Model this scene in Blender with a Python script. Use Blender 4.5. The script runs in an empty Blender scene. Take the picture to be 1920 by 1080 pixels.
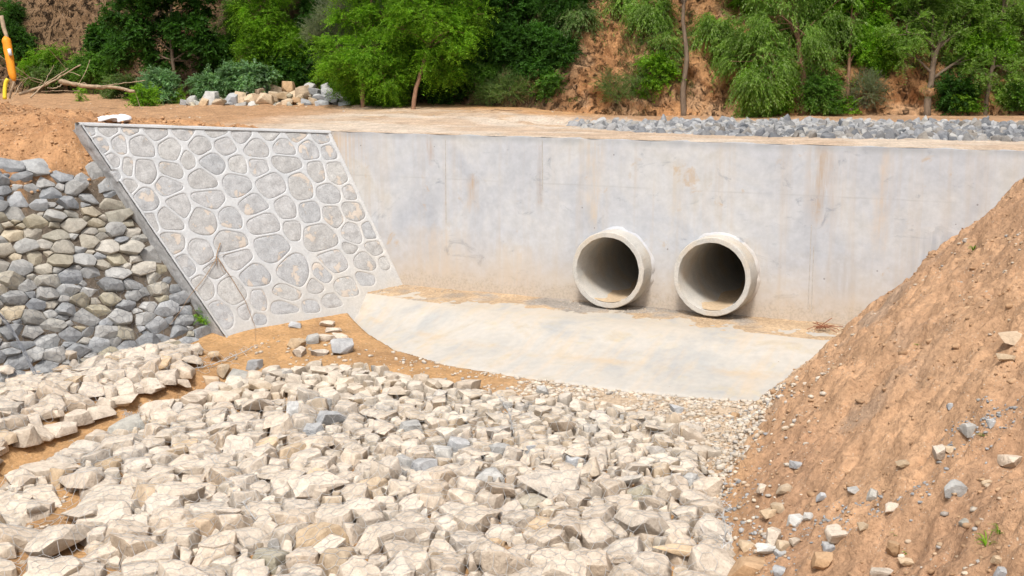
import bpy, bmesh, math, random
import numpy as np
from mathutils import Vector, Matrix
from mathutils.bvhtree import BVHTree

rnd = random.Random(7)
rng = np.random.default_rng(11)
scene = bpy.context.scene
COL = scene.collection

# ------------------------------------------------------------------ camera
FPX, CAMH, HOR = 2350.0, 3.5, 121.0
pitch = math.atan((540 - HOR) / FPX)
yaw = math.atan(1197 / math.hypot(FPX, 540 - HOR))
FW = np.array([-math.sin(yaw) * math.cos(pitch), math.cos(yaw) * math.cos(pitch), -math.sin(pitch)])
RT = np.array([math.cos(yaw), math.sin(yaw), 0.0])
UPV = np.cross(RT, FW)
CP = np.array([0, 0, CAMH])
cam_d = bpy.data.cameras.new("camera")
cam = bpy.data.objects.new("camera", cam_d)
COL.objects.link(cam)
cam_d.lens = FPX / 1920 * 36
cam_d.sensor_width = 36
cam_d.clip_end = 400
M = Matrix(((RT[0], UPV[0], -FW[0], CP[0]), (RT[1], UPV[1], -FW[1], CP[1]), (RT[2], UPV[2], -FW[2], CP[2]), (0, 0, 0, 1)))
cam.matrix_world = M
scene.camera = cam

# ------------------------------------------------------------------ light
SUN_EL, SUN_AZ = math.radians(58), math.radians(168)     # azimuth measured from +Y towards +X
world = bpy.data.worlds.new("World")
scene.world = world
world.use_nodes = True
wn = world.node_tree
wn.nodes.clear()
sky = wn.nodes.new("ShaderNodeTexSky")
sky.sky_type = 'NISHITA'
sky.sun_disc = False
sky.sun_elevation = SUN_EL
sky.sun_rotation = SUN_AZ
sky.dust_density = 4.0
sky.air_density = 1.0
sky.ozone_density = 1.0
bgn = wn.nodes.new("ShaderNodeBackground")
bgn.inputs[1].default_value = 0.104
hsv = wn.nodes.new("ShaderNodeHueSaturation")
hsv.inputs['Saturation'].default_value = 0.42
wo = wn.nodes.new("ShaderNodeOutputWorld")
wn.links.new(sky.outputs[0], hsv.inputs['Color'])
wn.links.new(hsv.outputs[0], bgn.inputs[0])
wn.links.new(bgn.outputs[0], wo.inputs[0])
sd = bpy.data.lights.new("sun", 'SUN')
sd.energy = 2.0
sd.angle = math.radians(10)
sd.color = (1.0, 0.955, 0.9)
sun = bpy.data.objects.new("sun", sd)
COL.objects.link(sun)
sv = Vector((math.sin(SUN_AZ) * math.cos(SUN_EL), math.cos(SUN_AZ) * math.cos(SUN_EL), math.sin(SUN_EL)))
sun.rotation_euler = sv.to_track_quat('Z', 'Y').to_euler()
sun.location = (0, 0, 20)
scene.view_settings.view_transform = 'Standard'
scene.view_settings.look = 'None'
scene.view_settings.gamma = 1
scene.view_settings.use_curve_mapping = False
scene.view_settings.exposure = 0.80

# ------------------------------------------------------------------ noise
def _hash(ix, iy, iz, seed):
    h = (ix.astype(np.int64) * 374761393 + iy.astype(np.int64) * 668265263 + iz.astype(np.int64) * 2147483647 + seed * 144665) & 0xFFFFFFFF
    h = ((h ^ (h >> 13)) * 1274126177) & 0xFFFFFFFF
    h = ((h ^ (h >> 16)) * 2246822519) & 0xFFFFFFFF
    return ((h ^ (h >> 15)) & 0xFFFFFF) / float(0xFFFFFF) * 2 - 1

def noise2(x, y, seed=0):
    ix, iy = np.floor(x), np.floor(y)
    fx, fy = x - ix, y - iy
    ux, uy = fx * fx * (3 - 2 * fx), fy * fy * (3 - 2 * fy)
    z = np.zeros_like(ix)
    a = _hash(ix, iy, z, seed); b = _hash(ix + 1, iy, z, seed)
    c = _hash(ix, iy + 1, z, seed); d = _hash(ix + 1, iy + 1, z, seed)
    return (a * (1 - ux) + b * ux) * (1 - uy) + (c * (1 - ux) + d * ux) * uy

def noise3(p, seed=0):
    i = np.floor(p); f = p - i
    u = f * f * (3 - 2 * f)
    r = 0
    for dx in (0, 1):
        for dy in (0, 1):
            for dz in (0, 1):
                w = (u[..., 0] if dx else 1 - u[..., 0]) * (u[..., 1] if dy else 1 - u[..., 1]) * (u[..., 2] if dz else 1 - u[..., 2])
                r = r + w * _hash(i[..., 0] + dx, i[..., 1] + dy, i[..., 2] + dz, seed)
    return r

def fbm(x, y, scale, octaves=4, seed=0, gain=0.5, rot=0.6):
    s, a, t = 0, 1.0, 0
    x = x / scale; y = y / scale
    for o in range(octaves):
        s = s + a * noise2(x, y, seed + o * 17)
        t += a
        a *= gain
        c, sn = math.cos(rot + o), math.sin(rot + o)
        x, y = (x * c - y * sn) * 2.03, (x * sn + y * c) * 2.03
    return s / t

def sstep(a, b, x):
    t = np.clip((x - a) / (b - a), 0, 1)
    return t * t * (3 - 2 * t)

def smin(a, b, k):
    h = np.clip(0.5 + 0.5 * (b - a) / k, 0, 1)
    return b * (1 - h) + a * h - k * h * (1 - h)

def smax(a, b, k):
    return -smin(-a, -b, k)

# ------------------------------------------------------------------ ground shape
WY = 17.39                                             # face of the headwall
WN = np.array([0.83159922, -0.31579717, 0.45685324])   # outward normal of the wing wall face
W0 = np.array([-10.79, 17.39, 0.0])
P1 = np.array([-12.10894953, 17.38960109, 2.40057709])
WU = np.array([-0.38351044, -0.92151287, 0.06110458])
WV = np.array([0.40169949, -0.22602251, -0.8874409])
APX = [-11.6, -11.06, -9.73, -7.79, -6.14, -4.67, -3.33, -1.0]
APE = [16.8, 16.72, 16.46, 16.21, 16.28, 16.5, 16.52, 16.5]        # outer edge of the ledge
ALX = [-11.6, -11.0, -10.3, -9.3, -8.22, -7.1, -6.1, -5.4, -4.7, -3.9, -1.0]
ALE = [16.4, 16.2, 15.6, 14.86, 14.45, 14.34, 14.3, 14.3, 14.36, 14.5, 14.6]    # outer edge of the apron
GUX = [-9.9, -10.45, -10.85, -11.15, -11.38, -11.2, -10.85, -10.4]
GUY = [6.5, 7.8, 8.8, 9.6, 10.8, 12.0, 13.2, 14.2]
TOX = [-2.2, -2.2, -2.6, -3.0, -3.62, -3.85, -3.92, -3.6, -3.3, -3.35]
TOY = [2.0, 7.5, 9.2, 10.35, 11.9, 13.3, 14.6, 15.8, 16.6, 17.4]
HTX = [-60, -40, -25, -18.6, -14.5, -10.3, -7.7, -4.9, -2.2, 8]
HTY = [16, 22.5, 24.4, 23.6, 23.3, 22.4, 22.9, 24.1, 25.3, 29]
SBX = [-9.2, -8.8, -7.2, -5.4, -3.85, -1.65, 4]
SBY = [20.4, 19.95, 18.95, 18.75, 18.85, 19.1, 19.8]
STX = [-9.2, -8.8, -7.7, -6.05, -4.4, -2.0, 4]
STY = [20.5, 20.3, 20.4, 21.0, 21.8, 22.5, 24]

def z_wing(x, y):
    return W0[2] - (WN[0] * (x - W0[0]) + WN[1] * (y - W0[1])) / WN[2]

def z_back(x, y):
    left = 2.4 + np.where(y > 17.4, 0.05 * (y - 17.4), 0.067 * (17.4 - y))
    sb, st = np.interp(x, SBX, SBY), np.interp(x, STX, STY)
    right = 2.4 + 0.012 * (y - 17.4) + np.clip((y - sb) / np.maximum(st - sb, .2), 0, 1) * 0.06
    w = sstep(-11.5, -8.8, x)
    z = left * (1 - w) + right * w
    z = z + w * 0.06 * np.exp(-((y - st - .25) / .28) ** 2) * (1 + .8 * noise2(x * 2.1, y * .5, 81))
    z = z + 0.26 * np.exp(-(((x + 18.4) / 2.6) ** 2 + ((y - 15.6) / 3.0) ** 2))
    return z

def z_bed(x, y):
    z = -0.52 - 0.07 * np.clip(14.6 - y, 0, 6.5)
    foot = (x - (-11.45)) * 0.92 + (y - 15.4) * (-0.384)
    z = z + 0.17 * np.exp(-np.clip(foot, 0, 9) / 0.7) * sstep(13.2, 14.4, y)
    gx = np.interp(y, GUY, GUX)
    fade = 1 - sstep(12.6, 14.3, y)
    z = z - 0.22 * fade * np.exp(-((x - gx) / 0.36) ** 2)
    z = z + 0.11 * fade * (1 - sstep(gx - 0.9, gx - 0.2, x))
    return z

def z_chan(x, y):
    e, l = np.interp(x, APX, APE), np.interp(x, ALX, ALE)
    ledge = -0.075 - 0.05 * (WY - y) / 1.0
    t = np.clip((e - y) / np.maximum(e - l, .1), 0, 1)
    slope = -0.19 - t * 0.5
    z = np.where(y > e, ledge, np.where(y > l, slope, z_bed(x, y)))
    return z

def z_right(x, y):
    xt = np.interp(y, TOY, TOX)
    k = np.interp(y, [2, 8, 13, 17.4], [0.62, 0.70, 0.86, 1.04])
    zt = np.interp(y, [2, 9.2, 13.3, 14.6, 15.8, 17.4], [-1.0, -0.9, -0.62, -0.5, -0.22, -0.08])
    z = zt + k * (x - xt)
    z = z + (0.09 * noise2(x * 1.3, y * 1.1, 5) + 0.08 * noise2((x + y * .5) * 2.4, y * 1.9, 6) + .05 * noise2(x * 4.1, y * 3.3, 7)) * sstep(0, .8, x - xt)
    cap = 2.42 + np.clip(17.3 - y, 0, 4) * 0.3
    return np.minimum(z, cap)

def ground(x, y):
    """height of the earth in front of and beside the walls (without fine relief)"""
    zb = z_back(x, y)
    zdirt = 2.0 + 0.27 * np.clip(-13.75 - x, 0, 30)
    w = sstep(12.9, 13.8, y)
    top = zb * w + np.minimum(zb, zdirt) * (1 - w)
    zc = z_chan(x, y)
    zc = smax(zc, z_right(x, y), 0.10)
    zl = z_wing(x, y) - 0.50
    return np.maximum(zc, np.minimum(zl, top))

def relief(x, y):
    """fine relief of loose soil"""
    xt = np.interp(y, TOY, TOX)
    bank = sstep(-0.3, 0.5, x - xt)
    mound = sstep(-13.2, -14.2, x)
    a = np.clip(bank + mound, 0, 1)
    r = 0.007 * fbm(x, y, 0.45, 4, 31) + 0.006 * fbm(x, y, 0.09, 3, 37)
    cl = np.clip(fbm(x, y, 0.16, 3, 41) - 0.12, 0, 1)
    cl2 = np.clip(fbm(x, y, 0.5, 4, 43) - 0.15, 0, 1)
    st = fbm((x * 0.75 + y * 0.65) / 1.3, (-x * 0.65 + y * 0.75), 0.36, 5, 47, .6)
    r = r + a * (0.14 * cl + 0.26 * cl2 + 0.08 * st + 0.05 * fbm(x, y, 0.085, 3, 53) - 0.16 * np.clip(fbm(x * 1.1, y * .8, 0.28, 4, 57) - .2, 0, 1))
    ledge = sstep(16.0, 16.5, y) * (1 - a)
    r = r + ledge * (0.012 * fbm(x, y, 0.3, 4, 59))
    return r

def relief_back(x, y):
    r = 0.009 * fbm(x, y * 2.2, 0.5, 4, 71) + 0.006 * fbm(x, y, 0.08, 3, 73)
    cl = np.clip(fbm(x, y, 0.35, 4, 75) - 0.3, 0, 1)
    r = r + 0.07 * cl * sstep(18.3, 19.5, y)
    m = sstep(-13.4, -14.6, x)
    return r + m * (0.05 * np.clip(fbm(x, y, 0.3, 4, 77), 0, 1) + 0.015 * fbm(x, y, 0.09, 3, 79))

def zfull(x, y):
    x, y = np.asarray(x, float), np.asarray(y, float)
    return np.where(y > 17.5, z_back(x, y) + relief_back(x, y), ground(x, y) + relief(x, y))

def ray(px, py):
    return FW + RT * (px - 960) / FPX - UPV * (py - 540) / FPX

def hit(px, py, w0=6.0, w1=40.0):
    """ground point that a sight line meets"""
    d = ray(px, py)
    w = np.arange(w0, w1, 0.02)
    P = CP[None] + d[None] * w[:, None]
    under = P[:, 2] < zfull(P[:, 0], P[:, 1])
    i = int(np.argmax(under)) if under.any() else len(w) - 1
    return P[i]

def atw(px, py, w):
    return CP + ray(px, py) * w

def depth(P):
    return float((np.asarray(P) - CP) @ FW)

# ------------------------------------------------------------------ helpers
def mesh(name, V, F, mat=None, smooth=False, sharp=None):
    me = bpy.data.meshes.new(name)
    V = np.asarray(V, dtype=np.float32)
    if isinstance(F, np.ndarray):
        n, k = F.shape
        me.vertices.add(len(V)); me.vertices.foreach_set("co", V.ravel())
        me.loops.add(n * k); me.loops.foreach_set("vertex_index", F.astype(np.int32).ravel())
        me.polygons.add(n)
        me.polygons.foreach_set("loop_start", np.arange(0, n * k, k, dtype=np.int32))
        me.polygons.foreach_set("loop_total", np.full(n, k, dtype=np.int32))
        me.update(calc_edges=True)
    else:
        me.from_pydata([tuple(map(float, v)) for v in V], [], F)
        me.update()
    if mat: me.materials.append(mat)
    if smooth: me.polygons.foreach_set("use_smooth", np.ones(len(me.polygons), dtype=bool))
    if sharp: me.set_sharp_from_angle(angle=math.radians(sharp))
    return me

def obj(name, me, parent=None, loc=None):
    o = bpy.data.objects.new(name, me)
    COL.objects.link(o)
    if parent is not None: o.parent = parent
    if loc is not None: o.location = loc
    return o

def tag(o, label=None, cat=None, group=None, kind=None):
    if label: o["label"] = label
    if cat: o["category"] = cat
    if group: o["group"] = group
    if kind: o["kind"] = kind
    return o

def thing(name, label, cat, loc=(0, 0, 0), group=None):
    o = bpy.data.objects.new(name, None)
    o.empty_display_size = 0.2
    COL.objects.link(o)
    o.location = loc
    return tag(o, label, cat, group)

def tube(pts, radii, sides=7, cap=True, jit=0.0):
    pts = np.asarray(pts, float); n = len(pts)
    radii = np.broadcast_to(np.asarray(radii, float), (n,))
    tan = np.gradient(pts, axis=0); tan /= np.linalg.norm(tan, axis=1)[:, None] + 1e-9
    ref = np.array([0, 0, 1.0]) if abs(tan[0][2]) < .9 else np.array([1.0, 0, 0])
    V = []
    for i in range(n):
        a = np.cross(tan[i], ref); a /= np.linalg.norm(a) + 1e-9
        b = np.cross(tan[i], a)
        for k in range(sides):
            t = 2 * math.pi * k / sides
            r = radii[i] * (1 + jit * rng.uniform(-1, 1))
            V.append(pts[i] + (a * math.cos(t) + b * math.sin(t)) * r)
    F = []
    for i in range(n - 1):
        for k in range(sides):
            k2 = (k + 1) % sides
            F.append((i * sides + k, i * sides + k2, (i + 1) * sides + k2, (i + 1) * sides + k))
    if cap:
        F.append(tuple(range(sides))[::-1]); F.append(tuple((n - 1) * sides + k for k in range(sides)))
    return V, F

def join(parts):
    V, F, o = [], [], 0
    for v, f in parts:
        V.extend(v); F.extend([tuple(i + o for i in q) for q in f]); o += len(v)
    return V, F

def curve_pts(ctrl, n=14, wob=0.0):
    """Catmull-Rom through control points"""
    c = np.asarray(ctrl, float)
    c = np.vstack([2 * c[0] - c[1], c, 2 * c[-1] - c[-2]])
    out = []
    segs = len(c) - 3
    for s in range(segs):
        p0, p1, p2, p3 = c[s:s + 4]
        m = max(2, n // segs)
        for t in np.linspace(0, 1, m, endpoint=(s == segs - 1)):
            out.append(0.5 * ((2 * p1) + (-p0 + p2) * t + (2 * p0 - 5 * p1 + 4 * p2 - p3) * t * t + (-p0 + 3 * p1 - 3 * p2 + p3) * t ** 3))
    out = np.array(out)
    if wob: out = out + rng.normal(0, wob, out.shape)
    return out

def ico(sub):
    bm = bmesh.new()
    bmesh.ops.create_icosphere(bm, subdivisions=sub, radius=1)
    V = np.array([v.co[:] for v in bm.verts]); F = np.array([[v.index for v in f.verts] for f in bm.faces])
    bm.free()
    return V / np.linalg.norm(V, axis=1)[:, None], F
ICO = {s: ico(s) for s in (1, 2, 3, 4)}

# ------------------------------------------------------------------ materials
class NT:
    def __init__(s, name, rough=0.9):
        s.m = bpy.data.materials.new(name); s.m.use_nodes = True
        s.t = s.m.node_tree; s.t.nodes.clear()
        s.out = s.n("ShaderNodeOutputMaterial"); s.b = s.n("ShaderNodeBsdfPrincipled")
        s.b.inputs['Roughness'].default_value = rough
        s.b.inputs['Specular IOR Level'].default_value = 0.25
        s.l(s.b.outputs[0], s.out.inputs[0])
    def n(s, ty, **k):
        x = s.t.nodes.new(ty)
        for a, b in k.items(): setattr(x, a, b)
        return x
    def l(s, a, b): s.t.links.new(a, b)
    def coord(s, kind='Object', scale=(1, 1, 1)):
        c = s.n("ShaderNodeTexCoord"); mp = s.n("ShaderNodeMapping")
        mp.inputs['Scale'].default_value = scale
        s.l(c.outputs[kind], mp.inputs[0]); return mp.outputs[0]
    def world(s, scale=(1, 1, 1)):
        g = s.n("ShaderNodeNewGeometry"); mp = s.n("ShaderNodeMapping")
        mp.inputs['Scale'].default_value = scale
        s.l(g.outputs['Position'], mp.inputs[0]); return mp.outputs[0]
    def noise(s, vec, scale, detail=4, rough=0.55, dist=0.0):
        x = s.n("ShaderNodeTexNoise"); x.inputs['Scale'].default_value = scale
        x.inputs['Detail'].default_value = detail; x.inputs['Roughness'].default_value = rough
        x.inputs['Distortion'].default_value = dist
        s.l(vec, x.inputs['Vector']); return x.outputs['Fac']
    def ramp(s, fac, stops):
        r = s.n("ShaderNodeValToRGB"); e = r.color_ramp.elements
        while len(e) < len(stops): e.new(0.5)
        for i, (p, c) in enumerate(stops):
            e[i].position = p; e[i].color = (c, c, c, 1) if isinstance(c, (int, float)) else (*c, 1)
        s.l(fac, r.inputs[0]); return r.outputs[0]
    def mix(s, fac, a, b, mode='MIX'):
        x = s.n("ShaderNodeMix", data_type='RGBA', blend_type=mode)
        for v, i in ((fac, 0), (a, 6), (b, 7)):
            if hasattr(v, 'is_linked') or hasattr(v, 'links'): s.l(v, x.inputs[i])
            elif i == 0: x.inputs[0].default_value = v
            else: x.inputs[i].default_value = (*v, 1) if len(v) == 3 else v
        return x.outputs[2]
    def math(s, op, a, b=0.0):
        x = s.n("ShaderNodeMath", operation=op)
        for v, i in ((a, 0), (b, 1)):
            if hasattr(v, 'links'): s.l(v, x.inputs[i])
            else: x.inputs[i].default_value = v
        return x.outputs[0]
    def bump(s, h, strength=0.5, dist=0.02, prev=None):
        x = s.n("ShaderNodeBump"); x.inputs['Strength'].default_value = strength; x.inputs['Distance'].default_value = dist
        s.l(h, x.inputs['Height'])
        if prev is not None: s.l(prev, x.inputs['Normal'])
        return x.outputs[0]
    def done(s, col, nrm=None):
        if hasattr(col, 'links'): s.l(col, s.b.inputs['Base Color'])
        else: s.b.inputs['Base Color'].default_value = (*col, 1)
        if nrm is not None: s.l(nrm, s.b.inputs['Normal'])
        return s.m

def soil_mat(name, dist=0.03, coarse=0.0):
    t = NT(name, 0.95)
    at = t.n("ShaderNodeAttribute"); at.attribute_name = "soil"
    w = t.world()
    n1 = t.noise(w, 3.0, 5, .6); n2 = t.noise(w, 22, 4, .65); n3 = t.noise(w, 90, 3, .6)
    c = t.mix(1.0, at.outputs['Color'], t.ramp(n1, [(.3, .78), (.7, 1.18)]), 'MULTIPLY')
    c = t.mix(1.0, c, t.ramp(n2, [(.3, .70), (.52, 1.0), (.72, 1.2)]), 'MULTIPLY')
    vo = t.n("ShaderNodeTexVoronoi"); vo.inputs['Scale'].default_value = 34; t.l(w, vo.inputs['Vector'])
    spk = t.math('MULTIPLY', t.math('LESS_THAN', vo.outputs['Distance'], 0.22), t.ramp(t.noise(w, 5, 3), [(.5, 0), (.62, 1)]))
    c = t.mix(t.math('MULTIPLY', spk, .6), c, (0.5, 0.44, 0.36))
    if coarse:
        cz = t.noise(t.world((1, 1, .7)), 6.5, 6, .72, .7)
        crk = t.ramp(cz, [(.34, 0), (.47, 1)])
        c = t.mix(1.0, c, t.ramp(cz, [(.36, .72), (.5, 1.0), (.66, 1.18)]), 'MULTIPLY')
        b = t.bump(crk, 1.0, dist); b = t.bump(cz, 1.0, dist, b); b = t.bump(n2, .8, dist * .5, b)
    else:
        b = t.bump(n2, .7, dist)
    b = t.bump(n3, .6, dist * .35, b)
    return t.done(c, b)

def rock_mat(name, cols, dust, dust_amt=0.5, island=False, bump=0.012, crack=True):
    t = NT(name, 0.92)
    if island:
        g = t.n("ShaderNodeNewGeometry"); r = g.outputs['Random Per Island']
    else:
        g = t.n("ShaderNodeObjectInfo"); r = g.outputs['Random']
    w = t.world()
    n1 = t.noise(w, 7, 5, .62, .6); n2 = t.noise(w, 38, 5, .65); n3 = t.noise(w, 120, 3, .6)
    k = len(cols)
    base = t.ramp(r, [(i / (k - 1), c) for i, c in enumerate(cols)])
    r2 = t.math('FRACT', t.math('MULTIPLY', r, 7.31))
    base = t.mix(1.0, base, t.ramp(r2, [(0, .76), (1, 1.18)]), 'MULTIPLY')
    base = t.mix(1.0, base, t.ramp(n1, [(.3, .72), (.65, 1.15)]), 'MULTIPLY')
    gn = t.n("ShaderNodeNewGeometry"); sx = t.n("ShaderNodeSeparateXYZ"); t.l(gn.outputs['Normal'], sx.inputs[0])
    up = t.ramp(sx.outputs[2], [(.15, 0), (.8, 1)])
    dm = t.math('MULTIPLY', up, t.ramp(n1, [(.38, .35), (.6, 1)]))
    base = t.mix(t.math('MULTIPLY', dm, dust_amt), base, dust)
    base = t.mix(1.0, base, t.ramp(n2, [(.25, .8), (.55, 1.0), (.8, 1.12)]), 'MULTIPLY')
    b = t.bump(n1, .6, bump * 2.5); b = t.bump(n2, .75, bump, b); b = t.bump(n3, .5, bump * .3, b)
    if crack:
        w2 = t.world((1, 1, 2.6))
        cr = t.noise(w2, 5.5, 3, .5, 1.6)
        line = t.ramp(cr, [(.485, 0), (.5, 1), (.515, 0)])
        base = t.mix(t.math('MULTIPLY', line, .18), base, (.16, .12, .09))
        b = t.bump(line, -.5, bump, b)
    return t.done(base, b)

M_SOIL = soil_mat("loose_soil", .042)
M_HILL = soil_mat("eroded_earth", .10, 2.2)
M_CREAM = rock_mat("dusty_limestone", [(.46, .37, .28), (.52, .44, .35), (.56, .49, .41), (.48, .38, .28), (.52, .47, .41)], (.68, .585, .475), .72, bump=.02)
M_CREAM_I = rock_mat("dusty_limestone_small", [(.46, .37, .28), (.52, .45, .36), (.56, .50, .42), (.44, .34, .23), (.42, .41, .39)], (.64, .56, .46), .6, True)
M_GREY = rock_mat("blue_grey_limestone", [(.29, .305, .325), (.40, .405, .41), (.34, .355, .37), (.45, .44, .415), (.48, .47, .44)], (.54, .52, .48), .35)
M_STRIP = rock_mat("road_rubble", [(.11, .12, .135), (.22, .225, .235), (.15, .16, .175), (.28, .27, .255), (.21, .185, .155), (.17, .18, .20)], (.31, .30, .28), .2)
M_GREY_I = rock_mat("blue_grey_rubble", [(.22, .23, .245), (.33, .33, .33), (.27, .28, .295), (.38, .365, .335)], (.44, .42, .38), .3, True)
M_MIXED = rock_mat("tan_and_grey_stone", [(.40, .34, .23), (.29, .30, .305), (.46, .39, .28), (.35, .355, .35), (.34, .305, .22), (.42, .40, .37)], (.46, .42, .35), .3)
M_MIXED_I = rock_mat("tan_and_grey_rubble", [(.36, .31, .20), (.28, .29, .28), (.40, .35, .25), (.33, .33, .32)], (.46, .41, .32), .3, True)
M_TAN = rock_mat("tan_sandstone", [(.46, .33, .20), (.52, .40, .27), (.44, .34, .24)], (.56, .46, .34), .35)
M_ORANGE = rock_mat("orange_clay_lump", [(.42, .26, .14), (.46, .31, .18)], (.50, .36, .23), .5)
M_PEB = rock_mat("mixed_pebbles", [(.44, .32, .20), (.36, .36, .36), (.55, .48, .38), (.40, .26, .15), (.60, .54, .46)], (.52, .42, .30), .3, True, .004, False)
M_CLOD = rock_mat("soil_clods", [(.33, .20, .11), (.38, .24, .14), (.43, .285, .17)], (.42, .27, .155), .3, True, .006, False)

M_CLODO = rock_mat("orange_clods", [(.38, .21, .10), (.44, .25, .125), (.48, .30, .17)], (.44, .25, .125), .3, True, .006, False)

def flat_mat(name, c, rough=.7, metal=0.0, var=.25, scale=30):
    t = NT(name, rough)
    n = t.noise(t.world(), scale, 4, .6)
    t.b.inputs['Metallic'].default_value = metal
    return t.done(t.mix(1.0, c, t.ramp(n, [(.25, 1 - var), (.75, 1 + var)]), 'MULTIPLY'), t.bump(n, .4, .004))

M_WIRE = flat_mat("galvanised_wire", (.47, .47, .46), .5, .25)
M_WIRE_D = flat_mat("weathered_wire", (.20, .21, .23), .5, .4)

def concrete_wall_mat():
    t = NT("cast_concrete", 0.85)
    w = t.world()
    cloud = t.noise(w, 0.9, 5, .62, .8); fine = t.noise(w, 9, 5, .6); grit = t.noise(w, 70, 3, .6)
    base = t.ramp(cloud, [(.3, (.385, .40, .43)), (.45, (.45, .46, .48)), (.58, (.49, .49, .49)), (.72, (.47, .455, .425))])
    base = t.mix(1.0, base, t.ramp(fine, [(.25, .88), (.7, 1.06)]), 'MULTIPLY')
    sx = t.n("ShaderNodeSeparateXYZ"); t.l(w, sx.inputs[0]); Z = sx.outputs[2]; X = sx.outputs[0]
    # streaks running down the face
    st = t.noise(t.world((2.3, .0, .10)), 2.2, 5, .65)
    st2 = t.noise(t.world((11, .0, .22)), 2.0, 3, .6)
    stm = t.math('MULTIPLY', t.ramp(st, [(.5, 0), (.68, 1)]), t.ramp(st2, [(.3, .35), (.7, 1)]))
    base = t.mix(t.math('MULTIPLY', stm, .4), base, (.44, .34, .23))
    def streak_(x0_, w_, z0_, z1_, c_, k_):
        global_n = t.noise(t.world((5, 0, .5)), 2.2, 4, .65)
        xx = t.math('ADD', X, t.math('MULTIPLY', t.math('SUBTRACT', cloud, .5), .35))
        a_ = t.math('ABSOLUTE', t.math('DIVIDE', t.math('SUBTRACT', xx, x0_), w_))
        m_ = t.ramp(a_, [(.2, 1), (1.0, 0)])
        zz = t.math('ADD', Z, t.math('MULTIPLY', t.math('SUBTRACT', fine, .5), .5))
        zz = t.math('DIVIDE', t.math('SUBTRACT', zz, z0_), z1_ - z0_)
        m2 = t.ramp(zz, [(0, 0), (.25, 1), (.92, 1), (1.0, .5)])
        in_ = t.math('MULTIPLY', t.math('LESS_THAN', zz, 1.05), t.math('MULTIPLY', m_, m2))
        m3 = t.math('MULTIPLY', in_, t.math('MULTIPLY', t.ramp(global_n, [(.38, .05), (.6, .8)]), t.ramp(fine, [(.3, .5), (.6, 1)])))
        return t.mix(t.math('MULTIPLY', m3, k_), base, c_)
    for q_ in ((-7.35, .22, .9, 2.4, (.50, .40, .28), .8), (-3.95, .26, 1.25, 2.4, (.38, .28, .19), .9), (-9.45, .14, 1.15, 1.75, (.42, .29, .17), .95),
               (-3.1, .14, .8, 2.4, (.50, .38, .26), .7), (-10.2, .10, 1.9, 2.4, (.36, .25, .17), .8), (-6.0, .16, .9, 2.1, (.48, .40, .30), .6),
               (-8.25, .08, 1.2, 2.4, (.33, .28, .24), .8), (-2.3, .5, .3, 1.3, (.27, .29, .33), .75), (-4.9, .25, .2, 1.0, (.45, .37, .28), .6), (-3.6, .3, .25, .8, (.33, .32, .31), .6),
               (-10.1, .7, .0, .9, (.52, .41, .29), .6), (-8.6, .6, .0, .7, (.52, .41, .29), .5)):
        base = streak_(*q_)
    ln = t.ramp(t.math('ABSOLUTE', t.math('SUBTRACT', t.math('ADD', Z, t.math('MULTIPLY', cloud, .03)), 1.72)), [(.004, 1), (.016, 0)])
    base = t.mix(t.math('MULTIPLY', ln, t.ramp(t.noise(w, 1.3, 3), [(.42, 0), (.6, .28)])), base, (.30, .29, .28))
    # brown patch at the left end below the lip
    lp = t.math('MULTIPLY', t.ramp(t.math('ADD', X, 12.4), [(.55, 1), (1.0, 0)]), t.ramp(t.noise(t.world((14, 0, .12)), 1.7, 2), [(.36, 0), (.55, 1)]))
    zt = t.ramp(t.math('MULTIPLY', Z, .4), [(.55, 0), (.9, 1)])
    base = t.mix(t.math('MULTIPLY', t.math('MULTIPLY', lp, zt), .6), base, (.50, .34, .18))
    # dark scuffs
    sc = t.ramp(t.noise(t.world((1, 1, 1.6)), 1.9, 6, .7, 1.2), [(.60, 0), (.72, 1)])
    base = t.mix(t.math('MULTIPLY', sc, .75), base, (.22, .24, .27))
    bl = t.ramp(t.noise(w, 2.4, 6, .7, .5), [(.63, 0), (.70, 1)])
    base = t.mix(t.math('MULTIPLY', bl, .6), base, (.44, .32, .20))
    # soil splash near the ground
    wob = t.math('ADD', Z, t.math('MULTIPLY', t.math('SUBTRACT', fine, .5), .5))
    sp = t.ramp(wob, [(.0, 1), (.16, .75), (.55, .25), (.95, 0)])
    base = t.mix(t.math('MULTIPLY', sp, .75), base, (.50, .40, .29))
    hc = t.math('MULTIPLY', t.ramp(wob, [(.05, 1), (.22, 0)]), t.ramp(t.noise(w, 26, 4, .7), [(.45, 0), (.6, 1)]))
    base = t.mix(t.math('MULTIPLY', hc, .35), base, (.27, .24, .21))
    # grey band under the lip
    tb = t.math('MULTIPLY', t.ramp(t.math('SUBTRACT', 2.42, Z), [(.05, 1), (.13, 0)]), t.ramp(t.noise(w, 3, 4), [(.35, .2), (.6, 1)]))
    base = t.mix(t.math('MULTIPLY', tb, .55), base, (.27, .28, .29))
    # pin holes
    vo = t.n("ShaderNodeTexVoronoi"); vo.inputs['Scale'].default_value = 2.6; t.l(w, vo.inputs['Vector'])
    pin = t.math('LESS_THAN', vo.outputs['Distance'], .035)
    base = t.mix(t.math('MULTIPLY', pin, .6), base, (.15, .13, .12))
    b = t.bump(fine, .25, .01); b = t.bump(grit, .3, .003, b); b = t.bump(hc, -.6, .012, b)
    return t.done(base, b)

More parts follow.
